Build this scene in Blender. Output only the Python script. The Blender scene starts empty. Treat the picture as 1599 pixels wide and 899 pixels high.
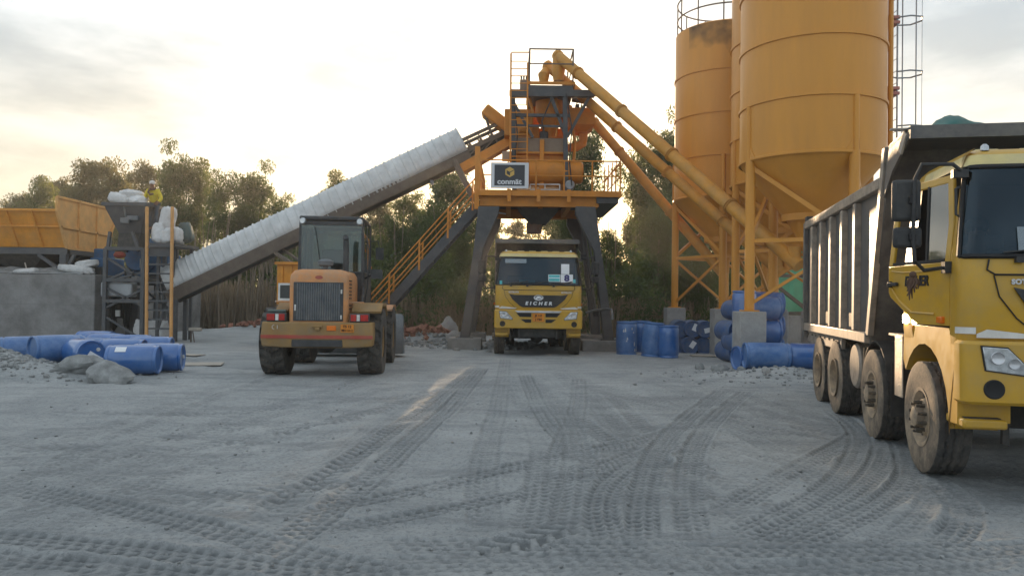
import bpy, bmesh, math, random
import numpy as np
from mathutils import Vector, Matrix, Euler
R = math.radians; PI = math.pi; V = Vector
random.seed(7); rng = np.random.default_rng(7)
sc = bpy.context.scene
COL = sc.collection
# ------------------------------------------------------------ camera and picture geometry
CAMZ = 1.6; FPX = 1200.0; PITCH = 0.84; ROLL = 0.8
CAMROT = Matrix.Rotation(R(90 + PITCH), 3, 'X') @ Matrix.Rotation(R(ROLL), 3, 'Z')
def P(px, py, depth):
    d = CAMROT @ V(((px - 799.5) / FPX, (449.5 - py) / FPX, -1.0))
    k = depth / d.y
    return V((d.x * k, depth, CAMZ + d.z * k))
def G(px, py, z=0.0):
    d = CAMROT @ V(((px - 799.5) / FPX, (449.5 - py) / FPX, -1.0))
    k = (z - CAMZ) / d.z
    return V((d.x * k, d.y * k, z))
cam = bpy.data.cameras.new('camera'); camo = bpy.data.objects.new('camera', cam); COL.objects.link(camo)
camo.location = (0, 0, CAMZ); camo.rotation_euler = CAMROT.to_euler()
cam.sensor_width = 36; cam.lens = 36 * FPX / 1599; cam.clip_end = 3000; cam.clip_start = .05
sc.camera = camo
# ------------------------------------------------------------ materials
MATS = {}
def nd(nt, typ, **kw):
    n = nt.nodes.new(typ)
    for k, v in kw.items(): setattr(n, k, v)
    return n
def mat(name, base, rough=.6, metal=0., var=.2, vscale=2.5, dirt=None, damt=.45, dscale=4., bump=.0, bscale=60., spec=.4, streak=False, trans=None, coat=0.):
    m = bpy.data.materials.new(name); m.use_nodes = True; nt = m.node_tree; L = nt.links.new
    b = nt.nodes['Principled BSDF']
    b.inputs['Roughness'].default_value = rough; b.inputs['Metallic'].default_value = metal
    b.inputs['Specular IOR Level'].default_value = spec; b.inputs['Coat Weight'].default_value = coat
    tc = nd(nt, 'ShaderNodeTexCoord')
    src = tc.outputs['Object']
    n1 = nd(nt, 'ShaderNodeTexNoise'); n1.inputs['Scale'].default_value = vscale; n1.inputs['Detail'].default_value = 6; n1.inputs['Roughness'].default_value = .65
    if streak:
        mp = nd(nt, 'ShaderNodeMapping'); mp.inputs['Scale'].default_value = (1, 1, .12); L(src, mp.inputs[0]); L(mp.outputs[0], n1.inputs['Vector'])
    else: L(src, n1.inputs['Vector'])
    r1 = nd(nt, 'ShaderNodeMapRange'); r1.inputs[1].default_value = .3; r1.inputs[2].default_value = .7
    r1.inputs[3].default_value = 1 - var; r1.inputs[4].default_value = 1 + var; L(n1.outputs[0], r1.inputs[0])
    mx = nd(nt, 'ShaderNodeMix', data_type='RGBA', blend_type='MULTIPLY'); mx.inputs[0].default_value = 1
    mx.inputs[6].default_value = (*base, 1); L(r1.outputs[0], mx.inputs[7])
    out = mx.outputs[2]
    if dirt:
        n2 = nd(nt, 'ShaderNodeTexNoise'); n2.inputs['Scale'].default_value = dscale; n2.inputs['Detail'].default_value = 9; n2.inputs['Roughness'].default_value = .7
        if streak:
            mp2 = nd(nt, 'ShaderNodeMapping'); mp2.inputs['Scale'].default_value = (2.2, 2.2, .35); L(src, mp2.inputs[0]); L(mp2.outputs[0], n2.inputs['Vector'])
        else: L(src, n2.inputs['Vector'])
        r2 = nd(nt, 'ShaderNodeMapRange'); r2.inputs[1].default_value = .42; r2.inputs[2].default_value = .72; r2.inputs[3].default_value = damt * .25; r2.inputs[4].default_value = damt * 1.5
        L(n2.outputs[0], r2.inputs[0])
        m2 = nd(nt, 'ShaderNodeMix', data_type='RGBA'); L(r2.outputs[0], m2.inputs[0]); L(out, m2.inputs[6]); m2.inputs[7].default_value = (*dirt, 1)
        out = m2.outputs[2]
        rr = nd(nt, 'ShaderNodeMapRange'); rr.inputs[3].default_value = rough; rr.inputs[4].default_value = min(1, rough + .35); L(r2.outputs[0], rr.inputs[0]); L(rr.outputs[0], b.inputs['Roughness'])
    L(out, b.inputs['Base Color'])
    if bump:
        n3 = nd(nt, 'ShaderNodeTexNoise'); n3.inputs['Scale'].default_value = bscale; n3.inputs['Detail'].default_value = 5; L(src, n3.inputs['Vector'])
        bp = nd(nt, 'ShaderNodeBump'); bp.inputs['Strength'].default_value = bump; bp.inputs['Distance'].default_value = .02; L(n3.outputs[0], bp.inputs['Height']); L(bp.outputs[0], b.inputs['Normal'])
    if trans:
        tr = nd(nt, 'ShaderNodeBsdfTranslucent'); tr.inputs[0].default_value = (*trans, 1)
        ms = nd(nt, 'ShaderNodeMixShader'); ms.inputs[0].default_value = .45; L(b.outputs[0], ms.inputs[1]); L(tr.outputs[0], ms.inputs[2])
        L(ms.outputs[0], nt.nodes['Material Output'].inputs[0])
    MATS[name] = m
    return m
def glass_mat(name, tint, refl=.12, rough=.03, dust=0., col=(.9, .95, 1)):
    m = bpy.data.materials.new(name); m.use_nodes = True; nt = m.node_tree; L = nt.links.new
    nt.nodes.remove(nt.nodes['Principled BSDF'])
    t = nd(nt, 'ShaderNodeBsdfTransparent'); t.inputs[0].default_value = (*tint, 1)
    g = nd(nt, 'ShaderNodeBsdfGlossy'); g.inputs['Roughness'].default_value = rough; g.inputs[0].default_value = (*col, 1)
    f = nd(nt, 'ShaderNodeFresnel'); f.inputs[0].default_value = 1.5
    a = nd(nt, 'ShaderNodeMath', operation='ADD'); a.inputs[1].default_value = refl; L(f.outputs[0], a.inputs[0])
    ms = nd(nt, 'ShaderNodeMixShader'); L(a.outputs[0], ms.inputs[0]); L(t.outputs[0], ms.inputs[1]); L(g.outputs[0], ms.inputs[2])
    o = ms.outputs[0]
    if dust:
        d = nd(nt, 'ShaderNodeBsdfDiffuse'); d.inputs[0].default_value = (.30, .29, .26, 1)
        tc = nd(nt, 'ShaderNodeTexCoord'); n = nd(nt, 'ShaderNodeTexNoise'); n.inputs['Scale'].default_value = 3; n.inputs['Detail'].default_value = 8; L(tc.outputs['Object'], n.inputs['Vector'])
        r = nd(nt, 'ShaderNodeMapRange'); r.inputs[1].default_value = .3; r.inputs[2].default_value = .75; r.inputs[3].default_value = dust * .4; r.inputs[4].default_value = dust * 1.6; L(n.outputs[0], r.inputs[0])
        m3 = nd(nt, 'ShaderNodeMixShader'); L(r.outputs[0], m3.inputs[0]); L(o, m3.inputs[1]); L(d.outputs[0], m3.inputs[2]); o = m3.outputs[0]
    L(o, nt.nodes['Material Output'].inputs[0]); MATS[name] = m
    return m
DUST = (.30, .27, .22)
mat('plant_orange', (.62, .225, .016), .5, dirt=(.36, .20, .08), damt=.3, dscale=2.2, var=.18)
mat('bin_orange', (.68, .26, .018), .5, dirt=(.36, .25, .13), damt=.25, dscale=1.6)
mat('silo_paint', (.64, .272, .030), .40, dirt=(.40, .19, .06), damt=.20, dscale=1.1, var=.08, vscale=1.3, streak=True)
mat('pipe_yellow', (.60, .26, .024), .5, dirt=(.33, .25, .13), damt=.35, dscale=2)
mat('silo_soot', (.10, .085, .07), .9, var=.4, vscale=5)
mat('dark_steel', (.062, .066, .072), .5, dirt=(.16, .15, .14), damt=.35, dscale=3)
mat('brown_steel', (.10, .075, .06), .6, dirt=(.2, .17, .13), damt=.4)
mat('truck_yellow', (.56, .305, .007), .34, dirt=(.36, .25, .09), damt=.38, dscale=4.5, var=.08, coat=.3)
mat('cream_roof', (.62, .50, .20), .5, dirt=(.45, .40, .28), damt=.5, dscale=3)
mat('tipper_steel', (.075, .075, .078), .42, dirt=(.22, .20, .17), damt=.4, dscale=5, bump=.15, bscale=15)
mat('tipper_rib', (.38, .315, .25), .42, dirt=(.12, .115, .11), damt=.5, dscale=7, metal=.2)
mat('black_plastic', (.022, .022, .024), .5, dirt=(.12, .115, .10), damt=.25, dscale=6)
mat('gasket', (.012, .012, .013), .6, var=.1)
mat('rubber', (.035, .035, .036), .8, dirt=(.15, .135, .115), damt=.6, dscale=6, bump=.2, bscale=50)
m_ = bpy.data.materials.new('lit_lamp'); m_.use_nodes = True; e_ = m_.node_tree.nodes['Principled BSDF']; e_.inputs['Emission Color'].default_value = (1, .80, .42, 1); e_.inputs['Emission Strength'].default_value = 22; MATS['lit_lamp'] = m_
mat('rim_dusty', (.20, .165, .13), .6, dirt=(.50, .37, .24), damt=.9, dscale=5)
mat('sidewall', (.08, .07, .06), .85, dirt=(.38, .29, .20), damt=.75, dscale=3.5, bump=.2, bscale=40)
mat('bin_pale', (.70, .345, .095), .55, dirt=(.5, .33, .17), damt=.4, dscale=2)  # paler, peachier orange for the bin's end panel
mat('hub_black', (.04, .037, .034), .5, dirt=(.25, .2, .14), damt=.4, dscale=8)
mat('chassis_black', (.028, .028, .03), .6, dirt=(.13, .12, .1), damt=.5, dscale=5)
mat('white_paint', (.72, .70, .66), .5, dirt=(.45, .42, .37), damt=.4)
mat('silver', (.55, .55, .56), .3, metal=.7)
mat('lens_clear', (.55, .57, .58), .12, metal=.55, var=.35, vscale=14)
mat('lens_red', (.42, .018, .012), .2, var=.3, vscale=12)
mat('lens_amber', (.75, .17, .01), .2)
mat('plate_yellow', (.70, .24, .02), .5)
mat('plate_ink', (.03, .012, .008), .6)
mat('paper_white', (.78, .79, .80), .7, var=.05)
mat('paper_cyan', (.10, .48, .50), .7)
mat('ink_navy', (.012, .02, .14), .6)
mat('checker_plate', (.62, .54, .44), .4, metal=.4, dirt=(.40, .31, .21), damt=.5, bump=.5, bscale=45)
mat('interior', (.02, .022, .026), .8)
mat('seat_grey', (.09, .09, .095), .8)
mat('loader_orange', (.62, .245, .070), .5, dirt=(.38, .28, .19), damt=.6, dscale=3)
mat('loader_mustard', (.34, .19, .055), .6, dirt=(.25, .19, .12), damt=.6, dscale=4)
mat('loader_red', (.42, .055, .04), .55, dirt=(.3, .16, .1), damt=.4)
mat('loader_black', (.03, .033, .037), .5, dirt=(.14, .13, .12), damt=.4)
mat('bucket_steel', (.10, .12, .135), .5, dirt=(.22, .21, .2), damt=.6)
mat('barrel_blue', (.006, .10, .35), .28, dirt=(.22, .32, .44), damt=.22, dscale=3, var=.15, spec=.7, coat=.7)
mat('barrel_faded', (.022, .12, .34), .4, dirt=(.24, .31, .42), damt=.3, dscale=5, var=.2, spec=.6, coat=.4)
mat('barrel_dusty', (.035, .10, .26), .5, dirt=(.16, .17, .19), damt=.6, dscale=4)
mat('concrete', (.28, .27, .255), .9, dirt=(.13, .125, .115), damt=.5, dscale=1.3, bump=.4, bscale=18)
mat('concrete_pale', (.36, .35, .335), .9, dirt=(.2, .19, .18), damt=.4, dscale=2, bump=.3, bscale=25)
mat('cover_sheet', (.58, .585, .58), .45, dirt=(.42, .41, .38), damt=.25, dscale=1.2)
mat('sack_white', (.70, .69, .68), .8, dirt=(.40, .38, .35), damt=.5, bump=1., bscale=9)
mat('sack_green', (.11, .14, .13), .8, bump=.6, bscale=12)
mat('blue_steel', (.012, .10, .24), .5, dirt=(.10, .12, .14), damt=.5)
mat('black_rubber', (.012, .012, .012), .85, dirt=(.05, .048, .045), damt=.25)
mat('tarp_green', (.022, .12, .105), .5, dirt=(.2, .22, .18), damt=.3, bump=.3, bscale=12)
mat('shade_net', (.10, .42, .25), .8, trans=(.25, .6, .38))
mat('plywood', (.48, .42, .35), .8, dirt=(.25, .23, .2), damt=.4)
mat('bark', (.20, .155, .11), .9, var=.4, vscale=4, streak=True)
mat('leaf_a', (.072, .10, .030), .5, var=.45, vscale=1.2, trans=(.22, .23, .05))
mat('leaf_b', (.052, .082, .025), .5, var=.5, vscale=1.4, trans=(.15, .18, .04))
mat('leaf_c', (.085, .098, .042), .5, var=.4, vscale=1.0, trans=(.22, .19, .07))
mat('dry_reed', (.33, .27, .20), .9, var=.4, vscale=3, trans=(.28, .18, .08))
mat('stone', (.27, .275, .27), .95, var=.3, vscale=4, bump=.5, bscale=25)
mat('stone_dark', (.25, .255, .25), .95, var=.35, vscale=5, bump=.6, bscale=22)
mat('brick_red', (.27, .125, .085), .95, var=.4, vscale=9)
mat('skin', (.20, .095, .055), .6, var=.1)
mat('shirt_yellow', (.60, .46, .04), .85, var=.2, vscale=9)
mat('trousers', (.08, .095, .115), .85)
mat('cloth_white', (.65, .63, .6), .85)
mat('scarf', (.10, .055, .035), .85)
mat('shirt_dark', (.05, .055, .06), .85)
mat('sign_face', (.045, .048, .058), .5, var=.05)
mat('sign_gold', (.62, .40, .10), .5, var=.1)
mat('sign_white', (.68, .69, .71), .5, var=.05)
mat('galv', (.30, .31, .32), .4, metal=.5)
mat('red_clamp', (.42, .16, .13), .6)
glass_mat('windscreen', (.16, .22, .25), .03, col=(.50, .68, .82))
glass_mat('side_glass', (.55, .64, .64), .16, dust=.10)
glass_mat('dusty_glass', (.62, .70, .66), .03, dust=.05)
M = MATS
# ------------------------------------------------------------ mesh builder
def frame(d, up=(0, 0, 1)):
    d = V(d).normalized(); u = V(up)
    if abs(d.dot(u)) > .98: u = V((0, 1, 0))
    s = d.cross(u).normalized(); u = s.cross(d).normalized()
    return s, u, d
class MB:
    def __init__(s): s.v = []; s.f = []
    def add(s, vs, fs):
        n = len(s.v); s.v += [tuple(p) for p in vs]; s.f += [tuple(i + n for i in f) for f in fs]; return s
    def box(s, c, d, rot=None):
        x, y, z = d[0] / 2, d[1] / 2, d[2] / 2; c = V(c)
        pts = [V((i, j, k)) for k in (-z, z) for j in (-y, y) for i in (-x, x)]
        if rot is not None: pts = [rot @ p for p in pts]
        return s.add([c + p for p in pts], [(0, 2, 3, 1), (4, 5, 7, 6), (0, 1, 5, 4), (2, 6, 7, 3), (0, 4, 6, 2), (1, 3, 7, 5)])
    def bb(s, a, b):
        return s.box([(a[i] + b[i]) / 2 for i in range(3)], [abs(b[i] - a[i]) for i in range(3)])
    def beam(s, a, b, w, h=None, up=(0, 0, 1)):
        h = h or w; a = V(a); b = V(b); sd, u, d = frame(b - a, up); q = []
        for p in (a, b):
            for i, j in ((-1, -1), (1, -1), (1, 1), (-1, 1)): q.append(p + sd * (i * w / 2) + u * (j * h / 2))
        return s.add(q, [(3, 2, 1, 0), (4, 5, 6, 7)] + [(i, (i + 1) % 4, (i + 1) % 4 + 4, i + 4) for i in range(4)])
    def rod(s, a, b, r, n=8, r2=None):
        return s.tube([a, b], [r, r if r2 is None else r2], n)
    def tube(s, pts, r, n=8, closed=False):
        pts = [V(p) for p in pts]; k = len(pts); rs = r if isinstance(r, (list, tuple)) else [r] * k; q = []
        pu = None
        for i, p in enumerate(pts):
            if closed: d = pts[(i + 1) % k] - pts[i - 1]
            else: d = pts[min(i + 1, k - 1)] - pts[max(i - 1, 0)]
            sd, u, d = frame(d, pu or (0, 0, 1)); pu = u
            for j in range(n):
                a = 2 * PI * j / n; q.append(p + (sd * math.cos(a) + u * math.sin(a)) * rs[i])
        fs = []
        for i in range(k if closed else k - 1):
            i2 = (i + 1) % k
            for j in range(n): fs.append((i * n + j, i * n + (j + 1) % n, i2 * n + (j + 1) % n, i2 * n + j))
        if not closed: fs += [tuple(range(n))[::-1], tuple((k - 1) * n + j for j in range(n))]
        return s.add(q, fs)
    def prism(s, poly, axis, a, b):
        n = len(poly); q = []
        for t in (a, b):
            for u, w in poly:
                q.append({'x': (t, u, w), 'y': (u, t, w), 'z': (u, w, t)}[axis])
        return s.add(q, [tuple(range(n))[::-1], tuple(range(n, 2 * n))] + [(i, (i + 1) % n, (i + 1) % n + n, i + n) for i in range(n)])
    def lathe(s, prof, o=(0, 0, 0), d=(0, 0, 1), n=24, a0=0, a1=2 * PI):
        o = V(o); sd, u, d = frame(d); full = abs(a1 - a0 - 2 * PI) < 1e-6; m = n if full else n + 1; q = []
        for r, h in prof:
            for j in range(m):
                a = a0 + (a1 - a0) * j / n; q.append(o + d * h + (sd * math.cos(a) + u * math.sin(a)) * max(r, 1e-4))
        fs = []
        for i in range(len(prof) - 1):
            for j in range(n): fs.append((i * m + j, i * m + (j + 1) % m, (i + 1) * m + (j + 1) % m, (i + 1) * m + j))
        return s.add(q, fs)
    def loft(s, secs, skip=None, cap0=False, cap1=False):
        n = len(secs[0]); q = [p for c in secs for p in c]; fs = []
        for i in range(len(secs) - 1):
            for j in range(n):
                if skip and skip(i, j): continue
                fs.append((i * n + j, i * n + (j + 1) % n, (i + 1) * n + (j + 1) % n, (i + 1) * n + j))
        if cap0: fs.append(tuple(range(n))[::-1])
        if cap1: fs.append(tuple((len(secs) - 1) * n + j for j in range(n)))
        return s.add(q, fs)
    def ball(s, c, r, n=10, k=6):
        if not isinstance(r, (tuple, list)): r = (r, r, r)
        q = []; fs = []
        for i in range(k + 1):
            t = PI * i / k
            for j in range(n):
                a = 2 * PI * j / n; q.append((c[0] + r[0] * math.sin(t) * math.cos(a), c[1] + r[1] * math.sin(t) * math.sin(a), c[2] + r[2] * math.cos(t)))
        for i in range(k):
            for j in range(n): fs.append((i * n + j, i * n + (j + 1) % n, (i + 1) * n + (j + 1) % n, (i + 1) * n + j))
        return s.add(q, fs)
    def mesh(s, name, smooth=35, clean=True):
        me = bpy.data.meshes.new(name); me.from_pydata(s.v, [], s.f)
        if clean:
            bm = bmesh.new(); bm.from_mesh(me); bmesh.ops.delete(bm, geom=[v for v in bm.verts if not v.link_faces], context='VERTS'); bmesh.ops.remove_doubles(bm, verts=bm.verts, dist=1e-5); bmesh.ops.recalc_face_normals(bm, faces=bm.faces); bm.to_mesh(me); bm.free()
        if smooth:
            me.shade_smooth(); me.set_sharp_from_angle(angle=R(smooth))
        return me
    def build(s, name, m, parent=None, bevel=0, smooth=35, label=None, world=True, clean=True):
        return link(name, s.mesh(name, smooth, clean), m, parent, bevel, label, world)
INV = {}
def link(name, me, m, parent=None, bevel=0, label=None, world=True):
    o = bpy.data.objects.new(name, me); COL.objects.link(o)
    if m and not me.materials: me.materials.append(M[m] if isinstance(m, str) else m)
    if parent:
        o.parent = parent
        if world and parent.name in INV: o.matrix_parent_inverse = INV[parent.name]
    if bevel:
        b = o.modifiers.new('bevel', 'BEVEL'); b.width = bevel; b.segments = 2; b.limit_method = 'ANGLE'; b.angle_limit = R(40); b.harden_normals = False
    if label: o['label'] = label
    return o
def tag(o, label=None, cat=None, group=None, kind=None):
    if label: o['label'] = label
    if cat: o['category'] = cat
    if group: o['group'] = group
    if kind: o['kind'] = kind
    return o
def thing(name, label, cat, loc=(0, 0, 0), rz=0, group=None, local=False, parent=None):
    """Empty at the base. local=True: children are modelled in its own frame; else in world coordinates."""
    o = bpy.data.objects.new(name, None); COL.objects.link(o); o.location = loc; o.rotation_euler = (0, 0, rz); o.empty_display_size = .2
    if not local: INV[o.name] = (Matrix.Translation(V(loc)) @ Matrix.Rotation(rz, 4, 'Z')).inverted()
    return tag(o, label, cat, group)
def sub(name, parent, loc=(0, 0, 0), rot=(0, 0, 0)):
    o = bpy.data.objects.new(name, None); COL.objects.link(o); o.parent = parent; o.location = loc; o.rotation_euler = rot; o.empty_display_size = .1
    return o
def dup(o, parent=None, **kw):
    c = o.copy(); COL.objects.link(c)
    if parent: c.parent = parent
    for ch in [x for x in COL.objects if x.parent == o]: dup(ch, c)
    for k, v in kw.items(): setattr(c, k, v)
    return c
def text(body, size, loc, rot, m, parent, name='lettering', extrude=.004, sx=1., shear=0., bold=.0, spacing=1., label=None):
    cu = bpy.data.curves.new(name, 'FONT'); cu.body = body; cu.size = size; cu.extrude = extrude; cu.align_x = 'CENTER'; cu.align_y = 'CENTER'
    cu.shear = shear; cu.offset = bold; cu.space_character = spacing; cu.materials.append(M[m])
    t = bpy.data.objects.new(name, cu); COL.objects.link(t); bpy.context.view_layer.update(); me = bpy.data.meshes.new_from_object(t); bpy.data.objects.remove(t); me.name = name
    if not me.materials: me.materials.append(M[m])
    o = bpy.data.objects.new(name, me); COL.objects.link(o); o.location = loc; o.rotation_euler = rot; o.scale = (sx, 1, 1); o.parent = parent
    if label: o['label'] = label
    return o
def fbm(x, y, seed=0, octs=4, f=1.):
    h = np.zeros_like(x); a = 1.; g = np.random.default_rng(seed)
    for o in range(octs):
        tb = g.random((64, 64)); xs = x * f + 17.3 * o; ys = y * f + 9.1 * o
        xi = np.floor(xs).astype(int); yi = np.floor(ys).astype(int); u = xs - xi; v = ys - yi; u = u * u * (3 - 2 * u); v = v * v * (3 - 2 * v)
        t = lambda i, j: tb[(xi + i) % 64, (yi + j) % 64]
        h += a * ((t(0, 0) * (1 - u) + t(1, 0) * u) * (1 - v) + (t(0, 1) * (1 - u) + t(1, 1) * u) * v - .5)
        a *= .5; f *= 2.03
    return h
def gbase(x, y):
    """ground height without the small relief"""
    x = np.asarray(x, float); y = np.asarray(y, float)
    h = np.zeros(np.broadcast(x, y).shape)
    for cx, cy, sx, sy, a in ((-11.2, 15.2, 1.9, 1.0, .62), (-8.9, 14.5, .9, .5, .18), (6.3, 17.0, 1.1, .7, .16), (5.2, 16.6, 1.0, .5, .07), (-3.2, 28.6, 1.2, .8, .35),
                              (-1.6, 26.6, .9, .8, .25), (7.0, 26.5, 2.4, 2.2, -.12), (-9, 33, 3.5, 1.2, .5)):
        h = h + a * np.exp(-(((x - cx) / sx) ** 2 + ((y - cy) / sy) ** 2))
    return h
def gz(x, y): return float(gbase(x, y))
# ------------------------------------------------------------ world and sun
SUN_AZ = 1.5; SUN_EL = 8.2
w = bpy.data.worlds.new('World'); sc.world = w; w.use_nodes = True
nt = w.node_tree; L = nt.links.new; bg = nt.nodes['Background']
sky = nd(nt, 'ShaderNodeTexSky', sky_type='NISHITA'); sky.sun_disc = False; sky.sun_elevation = R(SUN_EL); sky.sun_rotation = R(SUN_AZ)
sky.dust_density = 3.0; sky.air_density = 1.0; sky.ozone_density = 1.5
tc = nd(nt, 'ShaderNodeTexCoord')
mp = nd(nt, 'ShaderNodeMapping'); mp.inputs['Scale'].default_value = (1.0, 1.0, 3.2); L(tc.outputs['Generated'], mp.inputs[0])
n1 = nd(nt, 'ShaderNodeTexNoise'); n1.inputs['Scale'].default_value = 2.9; n1.inputs['Detail'].default_value = 8; n1.inputs['Roughness'].default_value = .55; L(mp.outputs[0], n1.inputs['Vector'])
r1 = nd(nt, 'ShaderNodeMapRange', interpolation_type='SMOOTHSTEP'); r1.inputs[1].default_value = .41; r1.inputs[2].default_value = .66; L(n1.outputs[0], r1.inputs[0])
# a thin bright veil over the whole sky, and grey-cream clouds
veil = nd(nt, 'ShaderNodeMix', data_type='RGBA'); veil.inputs[0].default_value = .80
L(sky.outputs[0], veil.inputs[6])
sp0 = nd(nt, 'ShaderNodeSeparateXYZ'); L(tc.outputs['Generated'], sp0.inputs[0])
fz = nd(nt, 'ShaderNodeMapRange', interpolation_type='SMOOTHSTEP'); fz.inputs[1].default_value = .0; fz.inputs[2].default_value = .42; fz.inputs[3].default_value = 1; fz.inputs[4].default_value = 0; L(sp0.outputs[2], fz.inputs[0])
fy = nd(nt, 'ShaderNodeMapRange', interpolation_type='SMOOTHSTEP'); fy.inputs[1].default_value = .2; fy.inputs[2].default_value = .9; L(sp0.outputs[1], fy.inputs[0])
fm = nd(nt, 'ShaderNodeMath', operation='MULTIPLY'); L(fz.outputs[0], fm.inputs[0]); L(fy.outputs[0], fm.inputs[1])
vc = nd(nt, 'ShaderNodeMix', data_type='RGBA'); L(fm.outputs[0], vc.inputs[0]); vc.inputs[6].default_value = (4.05, 4.52, 4.88, 1); vc.inputs[7].default_value = (4.9, 4.15, 2.95, 1); L(vc.outputs[2], veil.inputs[7])
cl = nd(nt, 'ShaderNodeMix', data_type='RGBA'); L(r1.outputs[0], cl.inputs[0]); L(veil.outputs[2], cl.inputs[6])
cc = nd(nt, 'ShaderNodeMix', data_type='RGBA', blend_type='MULTIPLY'); cc.inputs[0].default_value = 1; L(veil.outputs[2], cc.inputs[6]); cc.inputs[7].default_value = (.60, .635, .665, 1)
L(cc.outputs[2], cl.inputs[7]); L(cl.outputs[2], bg.inputs[0]); bg.inputs[1].default_value = .108
sl = bpy.data.lights.new('sun', 'SUN'); sl.energy = 3.8; sl.angle = R(.53); sl.color = (1, .70, .42)
so = bpy.data.objects.new('sun', sl); COL.objects.link(so)
sd = V((math.sin(R(SUN_AZ)) * math.cos(R(SUN_EL)), math.cos(R(SUN_AZ)) * math.cos(R(SUN_EL)), math.sin(R(SUN_EL))))
so.rotation_euler = sd.to_track_quat('Z', 'Y').to_euler(); so.location = (0, 30, 20)
sc.view_settings.view_transform = 'Standard'; sc.view_settings.look = 'None'; sc.view_settings.gamma = 1; sc.view_settings.use_curve_mapping = False
sc.view_settings.exposure = 1.15
sc.cycles.use_denoising = True; sc.cycles.max_bounces = 6; sc.cycles.transparent_max_bounces = 12; sc.cycles.volume_bounces = 1
# ------------------------------------------------------------ ground
def axis(a, b, step, grow, lo, hi):
    c = [a]
    while c[-1] < b: c.append(c[-1] + step)
    s = step; up = [c[-1]]
    while up[-1] < hi: s *= grow; up.append(up[-1] + s)
    s = step; dn = [a]
    while dn[-1] > lo: s *= grow; dn.append(dn[-1] - s)
    return np.array(dn[:0:-1] + c + up[1:])
xs = axis(-4.6, 5.6, .0145, 1.022, -600, 600)
ys = [4.1]; 
while ys[-1] < 60: ys.append(ys[-1] + max(.012, .0033 * (ys[-1] - 1)))
s = .2
while ys[-1] < 900: s *= 1.15; ys.append(ys[-1] + s)
b = [4.1]; s = .015
while b[-1] > -60: s *= 1.12; b.append(b[-1] - s)
ys = np.array(b[:0:-1] + ys)
X, Y = np.meshgrid(xs, ys); H = gbase(X, Y)
near = np.clip((70 - Y) / 30, 0, 1) * np.clip((60 - np.abs(X)) / 30, 0, 1)
H += near * (.055 * fbm(X, Y, 1, 3, .35) + .028 * fbm(X * .8, Y * 1.0, 2, 3, 1.7))
fine = np.clip((22 - Y) / 8, 0, 1)
lump = fbm(X, Y, 3, 4, 5.5); H += fine * (.018 * lump + .020 * np.clip(fbm(X, Y, 9, 3, 9.) - .10, 0, 1) + .009 * fbm(X * .6, Y, 12, 3, 16.) - .012 * np.clip(fbm(X * .35, Y * 1.1, 14, 2, 4.) - .15, 0, 1))
TRK = np.zeros_like(H); PRESS_SHADE = np.zeros_like(H)
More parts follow.
